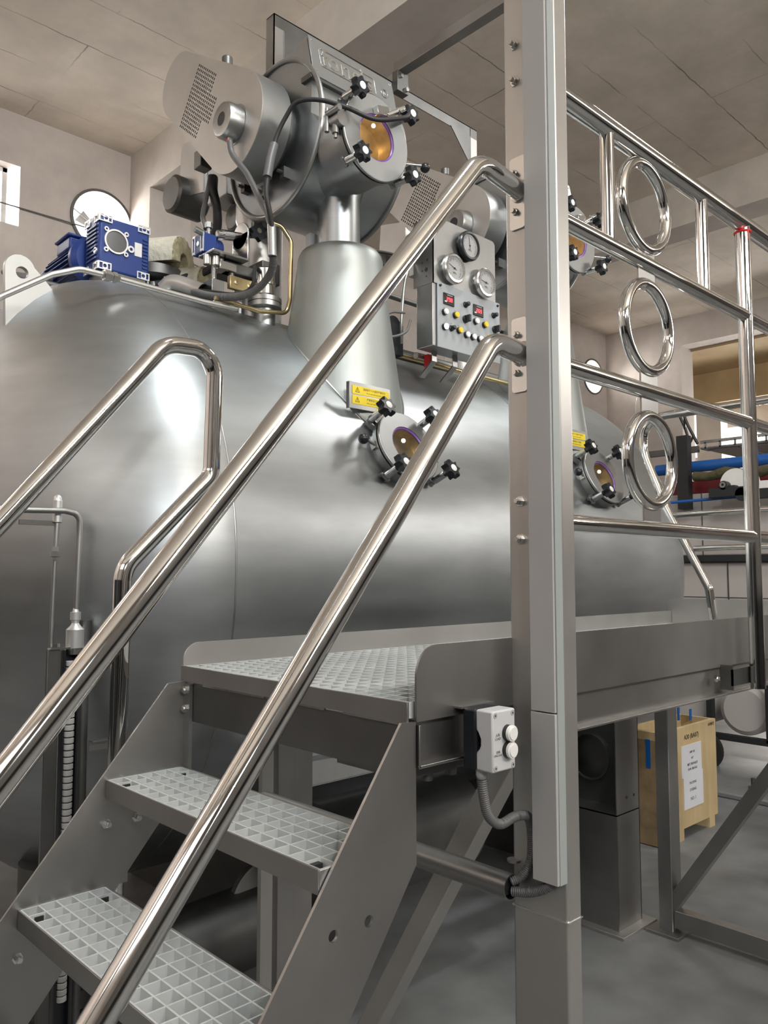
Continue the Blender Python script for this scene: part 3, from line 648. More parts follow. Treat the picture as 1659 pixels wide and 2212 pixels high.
for cx, cz in ((x0+.027, z0+.018), (x0+.027, z1-.02), (x1-.024, z0+.018), (x1-.024, z1-.02)): mk('foot_pad', pad(cx, cz, .024, .0135, 'Y'), 'alu', t)
for cy, cz in ((y0+.022, z0+.018), (y0+.022, z1-.02), (y1-.018, z0+.018), (y1-.018, z1-.02)): mk('foot_pad', pad(cy, cz, .019, .0135, 'X'), 'alu', t)
b = nb()
tubering(b, (x0+.067, y0+.006, (z0+z1)/2+.01), (0, -1, 0), 0, .006, .038, .044, 40)
for k in range(4):
    a = PI/4+k*PI/2; tubering(b, (x0+.067+.052*math.cos(a), y0+.006, (z0+z1)/2+.01+.052*math.sin(a)), (0, -1, 0), 0, .006, .004, .0085, 16)
tubering(b, (x0+.122, y0+.006, (z0+z1)/2-.002), (0, -1, 0), 0, .006, .006, .0125, 20)
lathe(b, (x0+.006, y0+.03, z0+.075), (-1, 0, 0), [(0, .011), (.005, .011)], 20)
mk('machined_edge', b, 'alu', t)
b = nb(); lathe(b, (x0+.067, y0+.008, (z0+z1)/2+.01), (0, -1, 0), [(0, .038), (.005, .037), (.007, .03)], 36); mk('cover_disc', b, 'conduit', t)
b = nb(); box(b, x0+.137, x0+.165, y0+.004, y0+.0065, z0+.085, z0+.135); mk('rating_plate', b, 'alu', t)
mcx, mcz = 1.20, 1.13
b = nb(); lathe(b, (mcx, y1, mcz), (0, 1, 0), [(0, .075), (.02, .09), (.04, .09), (.05, .07), (.30, .07), (.31, .075), (.37, .07), (.38, .05)], 40); mk('motor_body', b, 'blue', t)
b = nb()
for k in range(30):
    a = 2*PI*k/30; c, s = math.cos(a), math.sin(a)
    box(b, .068, .083, -.0015, .0015, y1+.06, y1+.29, Matrix.Translation((mcx, 0, mcz)) @ basis((c, 0, s), (s, 0, -c), (0, 1, 0), (0, 0, 0)))
mk('motor_fin', b, 'blue', t)
b = nb(); box(b, mcx-.07, mcx+.05, y1+.08, y1+.20, mcz+.05, mcz+.095); box(b, mcx-.078, mcx+.055, y1+.074, y1+.206, mcz+.095, mcz+.108); mk('terminal_box', b, 'blue', t, .006)
b = nb(); box(b, 1.17, 1.33, 2.66, 2.77, .985, 1.056); mk('foot', b, 'dark', t)
cable('power_cable', 'thick grey cable loop behind the blue gear motor', [(1.13, 3.0, 1.10), (1.0, 3.05, 1.10), (.96, 3.0, 1.085), (1.02, 2.95, 1.06), (1.12, 2.92, 1.05)], .012, 'conduit')

# ================================================================== TOP FLANGE, LAGGING, ELBOW
t = thing('blind_flange', 'round dark steel flange on a short pipe behind the blue motor', 'flange', (1.44, 2.80, .95))
b = nb(); cyl(b, (1.44, 2.80, .93), (1.44, 2.80, 1.10), .055, seg=32); mk('pipe', b, 'steel', t)
b = nb(); lathe(b, (1.44, 2.80, 1.115), (0, 0, 1), [(0, .09), (.004, .105), (.04, .105), (.044, .10)], 48); mk('flange_disc', b, 'dark', t)
b = nb()
for k in range(8):
    a = k*PI/4; cyl(b, (1.44+.08*math.cos(a), 2.80+.08*math.sin(a), 1.07), (1.44+.08*math.cos(a), 2.80+.08*math.sin(a), 1.118), .007, seg=6)
mk('bolt', b, 'bright', t)
def lag(lab, ox, oy, oz, r, L, ang, half):
    t = thing('pipe_insulation', lab, 'insulation', (ox, oy, oz), 'offcuts of mineral wool pipe lagging')
    b = nb(); n = 40; RR = []
    d = V((math.cos(ang), math.sin(ang), 0)); sd = V((-d.y, d.x, 0))
    for j in range(9):
        ring_ = []
        prof = [(a, 1) for a in range(n+1)]
        jit = [r*(1+.05*math.sin(i*1.7+j)+random.uniform(-.02, .02)) for i in range(n+1)]
        pts = [(math.cos(PI*half*(i/n)+PI*(1-half)/2)*jit[i], math.sin(PI*half*(i/n)+PI*(1-half)/2)*jit[i]) for i in range(n+1)]
        pts += [(math.cos(PI*half*(1-i/12)+PI*(1-half)/2)*r*.38, math.sin(PI*half*(1-i/12)+PI*(1-half)/2)*r*.38) for i in range(13)]
        RR.append([V((ox, oy, oz))+d*(L*j/8)+sd*x+V((0, 0, y)) for x, y in pts])
    rings(b, RR); mk('wool', b, 'wool', t, angle=60)
    b = nb(); RR2 = []
    for j in range(9):
        pts = [(math.cos(PI*half*(i/24)+PI*(1-half)/2)*r*1.06, math.sin(PI*half*(i/24)+PI*(1-half)/2)*r*1.06) for i in range(25)]
        pts += [(math.cos(PI*half*(1-i/24)+PI*(1-half)/2)*r*1.02, math.sin(PI*half*(1-i/24)+PI*(1-half)/2)*r*1.02) for i in range(25)]
        RR2.append([V((ox, oy, oz))+d*(.004+(L-.008)*j/8)+sd*x+V((0, 0, y)) for x, y in pts])
    rings(b, RR2); mk('wrap', b, 'foil', t)
lag('upper offcut of pipe insulation lying on the round flange', 1.52, 2.72, 1.19, .095, .30, 2.2, 1.15)
lag('lower offcut of pipe insulation leaning against the upper one', 1.61, 2.70, 1.10, .085, .2, 2.2, 1.2)
t = thing('conduit_elbow', 'open ended steel elbow pipe swallowing the cables on the vessel top', 'pipe', (1.40, 2.55, 1.0))
b = nb(); P = spline([(1.375, 2.60, 1.02), (1.385, 2.575, 1.036), (1.399, 2.55, 1.035), (1.432, 2.50, 1.012), (1.45, 2.46, .992)]); sweep(b, P, .029, 24, False); mk('pipe', b, 'plate_light', t, angle=60)
b = nb(); sweep(b, P, .0255, 24, False); mk('pipe_lining', b, 'dark', t, angle=60)

# ================================================================== CONTROL PANEL
t = thing('control_panel', 'grey steel control panel with three round gauges, two red displays and push buttons', 'panel', (2.25, 1.97, .80))
PX0, PX1, PY = 2.075, 2.432, 1.93
b = nb(); box(b, PX0, PX1, PY+.005, PY+.085, .815, 1.045); mk('button_box', b, 'steel', t, .002)
ol = [(PX0, 1.045), (PX1-.003, 1.045)]+arc(PX1-.022, 1.275, .018, 0, 90, 8)+[(PX0, 1.293)]
b = nb(); prism(b, ol, 'y', PY, PY+.004); 
b2 = nb(); box(b2, PX0, PX0+.003, PY, PY+.10, 1.045, 1.293); merge(b, b2); mk('gauge_plate', b, 'steel', t)
b = nb()
for y, z, r in ((1.965, 1.10, .008), (1.96, 1.135, .005), (1.985, 1.13, .004), (1.985, 1.10, .003), (1.965, 1.075, .003)): lathe(b, (PX0-.0004, y, z), (1, 0, 0), [(0, r), (.001, r)], 16)
mk('punched_hole', b, 'blackpaint', t)
b = nb(); prism(b, [(2.095, .812), (2.452, .812), (2.452, 1.052), (2.095, 1.052)], 'y', PY-.002, PY+.003); fp = mk('button_plate', b, 'panel', t, .001)
def gauge(x, z, r, rim, off=0):
    b = nb(); lathe(b, (x, PY+.002, z), (0, -1, 0), [(0, r*.9), (.012, r*.9), (.014, r*1.12), (.026, r*1.12), (.03, r*1.04), (.031, r*.9), (.024, r*.88)], 44, True, False); g = mk('gauge', b, rim, t)
    b = nb(); lathe(b, (x, PY-.02, z), (0, -1, 0), [(0, r*.9), (.001, r*.9)], 40); mk('dial', b, 'dial', g)
    b = nb(); q = Matrix.Translation((x, PY-.0218, z))
    for k in range(27):
        a = math.radians(225-k*10.4); c, s = math.cos(a), math.sin(a); w2 = .0004
        box(b, r*(.68 if k % 3 else .60), r*.78, -.0003, .0003, -w2, w2, q @ basis((c, 0, s), (0, 1, 0), (-s, 0, c), (0, 0, 0)))
    a = math.radians(160+off); c, s = math.cos(a), math.sin(a)
    box(b, -r*.25, r*.62, -.0012, -.0004, -.0009, .0009, q @ basis((c, 0, s), (0, 1, 0), (-s, 0, c), (0, 0, 0)))
    lathe(b, (x, PY-.0222, z), (0, -1, 0), [(0, .004), (.002, .003)], 14); text(b, 'MPa', r*.22, faceY(x, PY-.022, z-r*.35), .0001)
    mk('pointer', b, 'ink', g)
    b = nb(); lathe(b, (x, PY-.0275, z), (0, -1, 0), [(0, r*.9), (.001, r*.9)], 40); mk('glass', b, 'glassclear', g)
gauge(2.252, 1.222, .050, 'black', -60); gauge(2.166, 1.112, .050, 'bright'); gauge(2.346, 1.104, .050, 'bright', 12)
SEG = {'0': 'abcdef', '1': 'bc', '2': 'abged', '3': 'abgcd', '4': 'fgbc', '5': 'afgcd', '6': 'afgedc', '7': 'abc', '8': 'abcdefg', '9': 'abcdfg'}
def display(x, z, digits):
    b = nb(); box(b, x-.029, x+.029, PY-.006, PY-.002, z-.021, z+.021); d = mk('display', b, 'screen', t, .001)
    b = nb()
    for i, ch in enumerate(digits):
        cx = x-.010+i*.0115; w_, h_ = .0033, .0062
        for s in SEG[ch]:
            X0, X1_, Z0, Z1_ = {'a': (-w_, w_, h_*2-.001, h_*2+.001), 'g': (-w_, w_, -.001+h_-.0+0, h_+.001), 'd': (-w_, w_, -.001, .001), 'f': (-w_-.001, -w_+.001, h_+.001, 2*h_-.001), 'b': (w_-.001, w_+.001, h_+.001, 2*h_-.001), 'e': (-w_-.001, -w_+.001, .001, h_-.001), 'c': (w_-.001, w_+.001, .001, h_-.001)}[s]
            box(b, cx+X0, cx+X1_, PY-.0068, PY-.006, z-.007+Z0, z-.007+Z1_)
    mk('digits', b, 'led', d)
    b = nb(); box(b, x-.0245, x-.013, PY-.0064, PY-.006, z-.0125, z-.0085); text(b, 'TEMPERATURE', .0045, faceY(x+.003, PY-.0062, z+.0145), .0001); mk('legend', b, 'paper', d)
display(2.153, .997, '298'); display(2.320, .993, '269')
def button(x, z, cap, ring='black'):
    b = nb(); lathe(b, (x, PY-.002, z), (0, -1, 0), [(0, .0125), (.010, .0115), (.011, .0105)], 24); k = mk('push_button', b, ring, t)
    b = nb(); lathe(b, (x, PY-.012, z), (0, -1, 0), [(0, .0108), (.004, .0108), (.006, .0098)], 24); mk('button_cap', b, cap, k)
for x, z, c in ((2.128, .945, 'cap'), (2.187, .946, 'yellow'), (2.302, .948, 'cap'), (2.355, .946, 'yellow'), (2.128, .890, 'lit'), (2.207, .893, 'yellow'), (2.248, .885, 'cap'), (2.285, .884, 'cap'), (2.324, .884, 'cap'), (2.362, .883, 'cap')): button(x, z, c)
for x, z in ((2.246, 1.000), (2.412, .996), (2.166, .893)):
    b = nb(); lathe(b, (x, PY-.002, z), (0, -1, 0), [(0, .0115), (.005, .0115), (.006, .009), (.020, .008), (.022, .006)], 24); mk('potentiometer_knob', b, 'black', t)
for x, z in ((2.244, .944), (2.418, .941)):
    b = nb(); lathe(b, (x, PY-.002, z), (0, -1, 0), [(0, .0145), (.008, .0145)], 24); box(b, x-.005, x+.005, PY-.030, PY-.008, z-.013, z+.013); mk('rotary_switch', b, 'black', t, .001)
b = nb(); box(b, 2.377, 2.421, PY-.004, PY-.002, .862, .914); es = mk('stop_button', b, 'yellow_label', t)
b = nb(); lathe(b, (2.400, PY-.004, .888), (0, -1, 0), [(0, .010), (.022, .010), (.024, .018), (.036, .019), (.040, .014)], 28); mk('mushroom_head', b, 'red', es)
b = nb()
for x, z in ((2.108, 1.040), (2.438, 1.040)): lathe(b, (x, PY-.002, z), (0, -1, 0), [(0, .005), (.006, .004)], 14)
mk('screw', b, 'black', t)
b = nb()
for x, z in ((2.128, .962), (2.187, .963), (2.302, .966), (2.355, .964), (2.128, .907), (2.207, .911), (2.248, .902), (2.285, .901), (2.324, .901), (2.362, .90), (2.166, .911)): text(b, 'I / O', .005, faceY(x, PY-.0022, z), .0001)
mk('lettering', b, 'ink', fp)
def brk(x, yt, zt, y0, z0):
    b = nb(); w_, h_ = .026, .0035
    o_ = [(yt, .818), (yt, zt), (y0, z0)]
    L_ = [V((x, yt, .818)), V((x, yt+h_, .818)), V((x, yt+h_, zt+.002)), V((x, y0+h_, z0)), V((x, y0-h_, z0-.002)), V((x, yt, zt-.002))]
    rings(b, [L_, [v_+V((w_, 0, 0)) for v_ in L_]]); mk('leg', b, 'steel', t)
brk(2.125, 1.985, .778, 2.052, .728); brk(2.24, 1.985, .778, 2.052, .728); brk(2.385, 1.985, .778, 2.060, .728)
t.location = (2.367, 2.072, .842); t.scale = (1.052, 1.052, 1.052)
cable('impulse_tube', 'steel tube with fitting running down the left side of the gauge panel', [(2.17, 2.14, 1.20), (2.14, 2.13, 1.14), (2.125, 2.13, 1.09), (2.12, 2.14, .95), (2.14, 2.16, .88)], .006, 'steel')
cable('sensor_cable', 'thin grey cable loop left of the control panel', [(2.06, 2.06, .96), (2.0, 2.08, .95), (1.96, 2.1, .90), (1.99, 2.08, .86), (2.05, 2.05, .88), (2.07, 2.04, .93)], .005, 'conduit')
b = nb(); cyl(b, (2.0, 2.62, 1.0), (3.6, 2.62, 1.0), .04); tag(mk('manifold_pipe', b, 'steel'), 'horizontal steel manifold pipe on the vessel top behind the control panel', 'pipe')
b = nb(); cyl(b, (2.0, 2.35, 1.145), (3.5, 2.35, 1.145), .011); tag(mk('small_pipe', b, 'dark'), 'thin dark pipe above the manifold behind the control panel', 'pipe')
b = nb(); cyl(b, (2.08, 2.24, .86), (2.52, 2.24, .86), .014); tag(mk('crossbar', b, 'dark'), 'dark bar under the control panel just above the vessel', 'bar')
b = nb(); cyl(b, (2.0, 2.22, .855), (2.9, 2.22, .855), .010); tag(mk('copper_tube', b, 'brass'), 'golden tube lying on the vessel below the control panel', 'tube')
t = thing('hand_valve', 'small valve with red lever under the control panel', 'valve', (2.29, 2.19, .86))
b = nb(); cyl(b, (2.25, 2.19, .86), (2.33, 2.19, .86), .014, seg=16); mk('body', b, 'steel', t)
b = nb(); box(b, 2.28, 2.302, 2.15, 2.175, .815, .865); mk('lever', b, 'red', t, .003)
b = nb(); lathe(b, (2.13, 2.22, .96), (0, -1, 0), [(0, .035), (.03, .035)], 20); box(b, 2.10, 2.17, 2.18, 2.24, .84, .96); tag(mk('solenoid', b, 'black'), 'black solenoid housing at the left edge of the control panel', 'solenoid')
b = nb(); box(b, 1.812, 1.85, 2.31, 2.34, 1.205, 1.27); box(b, 1.816, 1.826, 2.308, 2.31, 1.215, 1.26); tag(mk('junction_box', b, 'white', None, .002), 'tiny white junction box left of the neck pipe', 'box')

# ================================================================== GANTRY FRAME ABOVE
t = thing('hoist_frame', 'dark angle steel portal frame standing over the vessel near the ceiling', 'frame', (2.8, 2.9, .9))
b = nb(); box(b, 2.04, 3.47, 2.88, 2.885, 2.49, 2.55); box(b, 2.04, 3.47, 2.88, 2.94, 2.545, 2.55); mk('beam', b, 'dark', t)
for x in (2.04, 3.41):
    b = nb(); box(b, x, x+.005, 2.88, 2.94, .9, 2.55); box(b, x, x+.06, 2.88, 2.885, .9, 2.49); mk('post', b, 'plate', t)
b = nb(); prism(b, [(3.24, 2.49), (3.41, 2.49), (3.41, 2.33), (3.395, 2.33)], 'y', 2.874, 2.879); mk('gusset', b, 'dark', t); b = nb(); prism(b, [(2.10, 2.49), (2.10, 2.28), (2.30, 2.49)], 'y', 2.874, 2.879); mk('gusset', b, 'dark', t)
b = nb(); box(b, 2.80, 2.86, .7, 2.88, 2.60, 2.655); mk('crossbeam', b, 'plate', t, .002)
b = nb(); box(b, 2.79, 2.87, 2.84, 2.88, 2.49, 2.60); mk('cleat', b, 'dark', t, .002)
b = nb(); cyl(b, (2.81, 2.84, 2.57), (2.81, 2.825, 2.57), .012, seg=6); cyl(b, (2.85, 2.84, 2.51), (2.85, 2.825, 2.51), .012, seg=6); mk('bolt', b, 'bright', t)

# ================================================================== SQUARE POST WITH TRUNKING
t = thing('support_post', 'tall square steel post in the foreground carrying the railings', 'post', (1.175, .836, FZ))
b = nb(); box(b, 1.155, 1.195, .781, .892, FZ, 2.3); mk('column', b, 'plate_light', t, .004)
b = nb(); box(b, 1.1535, 1.1965, .7795, .8935, -.572, -.570); mk('weld_seam', b, 'bright', t)
b = nb(); box(b, 1.09, 1.26, .72, .95, FZ, FZ+.01); mk('base_plate', b, 'plate', t, .001)
for z in (.975, .905, .727, .655, .427, .357, .127, .060):
    b = nb(); lathe(b, (1.155, .866, z), (-1, 0, 0), [(0, .010), (.002, .010), (.0021, .0065), (.008, .0065), (.0085, .0045), (.015, .0045)], 6); mk('bolt', b, 'bright', t)
t = thing('cable_trunking', 'pale grey plastic cable trunking fixed along the square post', 'trunking', (1.14, .80, -.507))
b = nb(); box(b, 1.131, 1.1555, .784, .832, -.2305, 2.3); mk('upper_cover', b, 'offwhite', t, .0008)
b = nb(); box(b, 1.130, 1.1555, .783, .832, -.507, -.2325); mk('lower_cover', b, 'offwhite', t, .0008)
b = nb(); box(b, 1.136, 1.1555, .7815, .7835, -.507, 2.3); mk('cover_lip', b, 'lip', t)

# ================================================================== HAND RAILS
def rail(name, lab, pts, r, rad=.09, grp=None, plates=()):
    t = thing(name, lab, 'railing', pts[0], grp)
    b = nb(); sweep(b, fillet(pts, rad, 12), r, 28); mk('tube', b, 'chrome', t, angle=60)
    for (zc,) in plates:
        b = nb(); h, w_ = .068, .017
        o_ = arc(w_-.006, h-.006, .006, 0, 90, 4)+arc(-w_+.006, h-.006, .006, 90, 180, 4)+arc(-w_+.006, -h+.006, .006, 180, 270, 4)+arc(w_-.006, -h+.006, .006, 270, 360, 4)
        holed(b, o_, [], .004, faceX(1.1552, .862, zc)); mk('mounting_plate', b, 'bright', t, .001)
        b = nb(); torus(b, (1.151, .855, zc), (1, 0, 0), r, .004, 32, 8); mk('weld_bead', b, 'bright', t)
    return t
YH = .855; SL = 1.23
def slope_pts(xe, ze, xs, zs, yy, X=0.02): return [(1.152, yy, ze), (xe, yy, ze), (xs, yy, zs), (X, yy, zs-(xs-X)*SL)]
p = [(1.153, YH, .690), (1.036, YH, .705), (.676, YH, .268), (.286, YH, -.207), (.04, YH, -.207-.246*1.2)]
rail('stair_handrail', 'upper polished stair handrail rising from lower left to the square post', p, .0172, .06, 'polished stair handrails', ((.690,),))
p = [(1.153, YH, .390), (1.066, YH, .396), (.840, YH, .100), (.390, YH, -.476), (.04, YH, -.476-.35*1.28)]
rail('stair_handrail', 'lower polished stair handrail crossing in front of the grating treads', p, .0192, .055, 'polished stair handrails', ((.390,),))
YL = 1.62
p = [(.0, YL, -.52), (.53, YL, .102), (.885, YL, .530), (.985, YL, .47), (.988, YL, .245), (.772, YL, .020), (.768, YL, -.80)]
t = thing('looped_handrail', 'far polished stair handrail with a rounded loop in front of the domed end', 'railing', (.768, YL, -.8), 'polished stair handrails')
b = nb(); sweep(b, fillet([(.0, YL, -.52), (.53, YL, .102), (.862, YL, .492+.02), (.992, YL, .52), (.985, YL, .225), (.775, YL, .010), (.770, YL, -.90)], [0, .05, .075, .13, .05, .07, 0], 12), .0195, 28); mk('tube', b, 'chrome', t, angle=60)
b = nb(); box(b, .762, .778, 1.572, YL, -.62, -.60); box(b, .762, .778, 1.572, YL, -.82, -.80); mk('bracket', b, 'steel', t)

# ================================================================== PLATFORM GUARD RAIL
YG = .84
t = thing('guard_rail', 'polished platform guard rail with four horizontal tubes and three rings', 'railing', (2.09, YG, -.29))
for z, r in ((.912, .021), (.665, .0165), (.385, .0165), (.092, .0165)):
    b = nb(); cyl(b, (1.19, YG, z), (3.3, YG, z), r, seg=28); mk('rail', b, 'chrome', t)
b = nb(); cyl(b, (2.090, YG, -.288), (2.090, YG, .905), .0185, seg=28); mk('post', b, 'chrome', t)
for x in (1.427, 1.852):
    b = nb(); cyl(b, (x, YG, .665), (x, YG, .905), .0145, seg=24); mk('baluster', b, 'chrome', t)
for z in (.793, .525, .238):
    b = nb(); torus(b, (1.575, YG, z), (0, 1, 0), .0945, .0125, 72, 16); mk('ring', b, 'chrome', t)
for z0, z1 in ((.885, .90), (.68, .70), (.62, .655), (.395, .43), (.333, .375), (.10, .145)):
    b = nb(); box(b, 1.54, 1.61, YG-.002, YG+.002, z0-.008, z1+.008); mk('tab', b, 'plate', t)
b = nb(); torus(b, (2.09, YG, .888), (0, 0, 1), .0195, .003, 24, 6); sweep(b, [(2.075, YG-.02, .885), (2.072, YG-.021, .86)], .0015, 6); mk('red_thread', b, 'red', t)
b = nb(); box(b, 1.985, 1.99, .858, .89, -.285, -.225); box(b, 1.985, 2.09, .858, .862, -.275, -.235); mk('bracket', b, 'dark', t)
b = nb(); lathe(b, (1.955, .886, -.256), (0, -1, 0), [(0, .009), (.006, .009), (.007, .005), (.012, .005)], 6); mk('bolt', b, 'bright', t)

# ================================================================== PLATFORM
t = thing('platform', 'raised steel platform with grating floor and low kick plates along the vessel', 'platform', (2.0, 1.24, -.30))
def grating(b, x0, x1, y0, y1, z0, z1, px, py, th=.0030):
    nx = round((x1-x0)/px); ny = round((y1-y0)/py)
    for i in range(nx+1): x = x0+(x1-x0)*i/nx; box(b, x-th/2, x+th/2, y0, y1, z0, z1)
    for j in range(ny+1): y = y0+(y1-y0)*j/ny; box(b, x0, x1, y-th/2, y+th/2, z0, z1-.0002)
b = nb(); grating(b, .906, 3.10, .90, 1.58, -.226, -.2005, .0325, .0325); mk('grating', b, 'grating', t)
ol = [(.912, -.231)]+[(.912, -.165)]+arc(.960, -.162, .048, 180, 90, 10)+[(3.11, -.115), (3.11, -.231)]
b = nb(); prism(b, ol, 'y', .888, .892); box(b, .912, 3.11, .892, .925, -.231, -.228); mk('near_kick_plate', b, 'plate', t)
ol = [(.903, -.231), (.903, -.190)]+arc(.941, -.190, .038, 180, 90, 10)+[(3.11, -.152), (3.11, -.231)]
b = nb(); prism(b, ol, 'y', 1.585, 1.589); mk('far_kick_plate', b, 'plate_light', t)
ol = [(1.60, -.2)]+arc(1.575, -.130, .028, 0, 90, 8)+[(.60, -.102), (.60, -.2)]
b = nb(); prism(b, ol, 'x', 3.112, 3.116); mk('end_kick_plate', b, 'plate_light', t)
b = nb(); box(b, .898, .902, .895, 1.587, -.233, -.2000); mk('front_edge', b, 'plate', t, .0006)
b = nb(); box(b, .904, .908, .895, 1.58, -.315, -.2365); mk('front_crossbeam', b, 'dark', t)
b = nb(); box(b, .900, .904, .895, 1.05, -.237, -.232); box(b, .900, .904, 1.1, 1.25, -.237, -.232); box(b, .900, .904, 1.28, 1.5, -.237, -.232); mk('front_packing', b, 'bright', t)
b = nb(); box(b, .915, 3.10, .905, .909, -.300, -.232); box(b, .915, 3.10, .885, .909, -.302, -.298); box(b, .915, .919, .885, .909, -.302, -.236); mk('near_channel', b, 'plate', t, .0008)
b = nb(); box(b, .915, 3.10, 1.56, 1.564, -.300, -.232); mk('far_channel', b, 'dark', t)
for x in (1.5, 2.1, 2.7, 3.09):
    b = nb(); box(b, x, x+.004, .909, 1.56, -.290, -.230); mk('joist', b, 'dark', t)
# legs of the platform
b = nb(); box(b, 2.930, 3.005, 1.52, 1.575, FZ+.01, -.30); lg = mk('leg', b, 'plate', t, .003)
b = nb(); box(b, 2.89, 3.045, 1.48, 1.61, FZ, FZ+.012); mk('foot_plate', b, 'plate', lg, .001)
b = nb(); prism(b, [(1.575, -1.27), (1.56, -1.33), (.92, -.39), (.92, -.31)], 'x', 2.94, 2.99); mk('diagonal_brace', b, 'plate', t)
b = nb(); box(b, 2.94, 2.99, .4, 1.52, -1.325, -1.262); mk('floor_tie', b, 'plate', t, .002)
# under-deck clamps and blocks behind the push button box
b = nb(); box(b, .93, 1.12, .93, 1.10, -.330, -.305); 
for x in (.95, 1.0, 1.06): cyl(b, (x, .95, -.345), (x, .95, -.325), .010, seg=12)
mk('clamp_block', b, 'dark', t)
t2 = thing('diagonal_strut', 'slanting steel box strut between the square post and the floor behind the stair', 'strut', (1.25, 1.3, FZ))
b = nb()
pA, pB = V((1.225, .93, -.31)), V((1.225, 1.56, -1.345)); d = (pB-pA).normalized(); n = V((0, -d.z, d.y))*.022
rings(b, [[V((1.205, 0, 0))+V((0, p_.y, p_.z))+s*n for p_, s in ((pA, -1), (pB, -1), (pB, 1), (pA, 1))], [V((1.25, 0, 0))+V((0, p_.y, p_.z))+s*n for p_, s in ((pA, -1), (pB, -1), (pB, 1), (pA, 1))]])
mk('strut', b, 'plate_light', t2, .002)

# ================================================================== STAIR
t = thing('steel_stair', 'steep steel stair with open grating treads between two plate stringers', 'staircase', (.45, 1.23, FZ))
def drop(x, x0, z0, s=1.285): return z0-(x0-x)*s
# near stringer: outer edge from (.881,-.229)
zb = FZ
near = [(.881, -.229), (.912, -.231), (.913, -.446), (.913-(zb+.446)/-1.33, zb), (.881-(zb+.229)/-1.36, zb)]
hl = lambda x, z: circle2(x, z, .0085, 20)
b = nb(); holed(b, near, [hl(.747, -.503), hl(.814, -.502), hl(.586, -.71), hl(.653, -.709)], .005, faceY(0, .895, 0)); mk('near_stringer', b, 'plate', t)
far = [(.858, -.233), (.902, -.231), (.903, -.446), (.903-(zb+.446)/-1.2, zb), (.858-(zb+.233)/-1.215, zb)]
b = nb(); holed(b, far, [], .005, faceY(0, 1.573, 0)); box(b, .895, .903, 1.545, 1.568, -.446, -.236)
mk('far_stringer', b, 'plate', t)
for x, z in ((.728, -.495), (.792, -.495), (.565, -.70), (.63, -.70)):
    b = nb(); lathe(b, (x, 1.568, z), (0, -1, 0), [(0, .010), (.002, .010), (.0021, .0065), (.012, .0065), (.0125, .005), (.016, .005)], 6); mk('stringer_bolt', b, 'bright', t)
for z in (-.249, -.288):
    b = nb(); lathe(b, (.895, 1.558, z), (-1, 0, 0), [(0, .009), (.006, .009), (.007, .005), (.010, .005)], 6); mk('stringer_bolt', b, 'bright', t)
for k in range(1, 6):
    z = -.205-k*.2055; x0 = .889-k*.1615; x1 = x0+.163
    b = nb(); grating(b, x0+.002, x1-.002, .899, 1.566, z-.026, z, .0325, .0375, .0032); tr = mk('tread', b, 'grating', t)
    b = nb(); box(b, x0-.003, x0, .897, 1.567, z-.034, z+.001); box(b, x1, x1+.003, .897, 1.567, z-.030, z+.001)
    box(b, x0, x1, .897, .8995, z-.030, z-.001); box(b, x0, x1, 1.565, 1.5675, z-.030, z-.001); mk('tread_frame', b, 'plate', tr, .0006)
    for yy in (.93, 1.53):
        for xx in (x0+.02, x1-.02):
            b = nb(); box(b, xx-.008, xx+.008, yy-.006, yy+.006, z-.015, z-.004); mk('clip', b, 'blackpaint', tr)

# ================================================================== PUSH BUTTON STATION
t = thing('push_button_station', 'small grey and black control box with two white push buttons under the platform edge', 'control box', (1.035, .85, -.31))
bx0, bx1, by0, by1, bz0, bz1 = 1.006, 1.064, .814, .874, -.3125, -.2170
b = nb(); box(b, bx0, bx1, .848, .876, bz0, bz1); mk('base', b, 'black', t, .004)
b = nb(); pf = []
holed(b, [(by0, bz0), (.848, bz0), (.848, -.284), (.843, -.280), (.839, -.272), (.839, -.262), (.843, -.254), (.848, -.250), (.848, bz1), (by0, bz1)], [], bx1-bx0, basis((0, 1, 0), (0, 0, 1), (1, 0, 0), (bx0, 0, 0)))
mk('cover', b, 'white', t, .003)
for z, nm in ((-.2535, '入布'), (-.2800, '出布')):
    b = nb(); lathe(b, (1.0425, by0, z), (0, -1, 0), [(0, .0128), (.007, .0128)], 28); k = mk('push_button', b, 'blackpaint', t)
    b = nb(); lathe(b, (1.0425, by0-.006, z), (0, -1, 0), [(0, .0125), (.006, .0125), (.0065, .0112), (.006, .0105), (.008, .0098)], 28); mk('button_cap', b, 'cap', k)
b = nb(); text(b, '入布\nLOAD', .0055, faceY(1.019, by0-.0002, -.258), .0001); text(b, '出布\nUNLOAD', .0050, faceY(1.0195, by0-.0002, -.284), .0001); mk('lettering', b, 'ink', t)
b = nb()
for x in (1.013, 1.057):
    for z in (-.3055, -.2240): lathe(b, (x, by0, z), (0, -1, 0), [(0, .0048), (.0007, .0046)], 16)
sc = mk('screw', b, 'offwhite', t)
b = nb()
for x in (1.013, 1.057):
    for z in (-.3055, -.2240): box(b, x-.0022, x+.0022, by0-.0010, by0-.0006, z-.0005, z+.0005); box(b, x-.0005, x+.0005, by0-.0010, by0-.0006, z-.0022, z+.0022)
mk('screw_cross', b, 'ink', sc)
b = nb(); lathe(b, (1.022, .850, bz0), (0, 0, -1), [(0, .0095), (.010, .0095), (.015, .008), (.017, .006)], 10); mk('cable_gland', b, 'offwhite', t)
b = nb(); box(b, 1.000, 1.085, .872, .888, bz1-.002, bz1+.001); mk('mounting_bracket', b, 'steel', t)
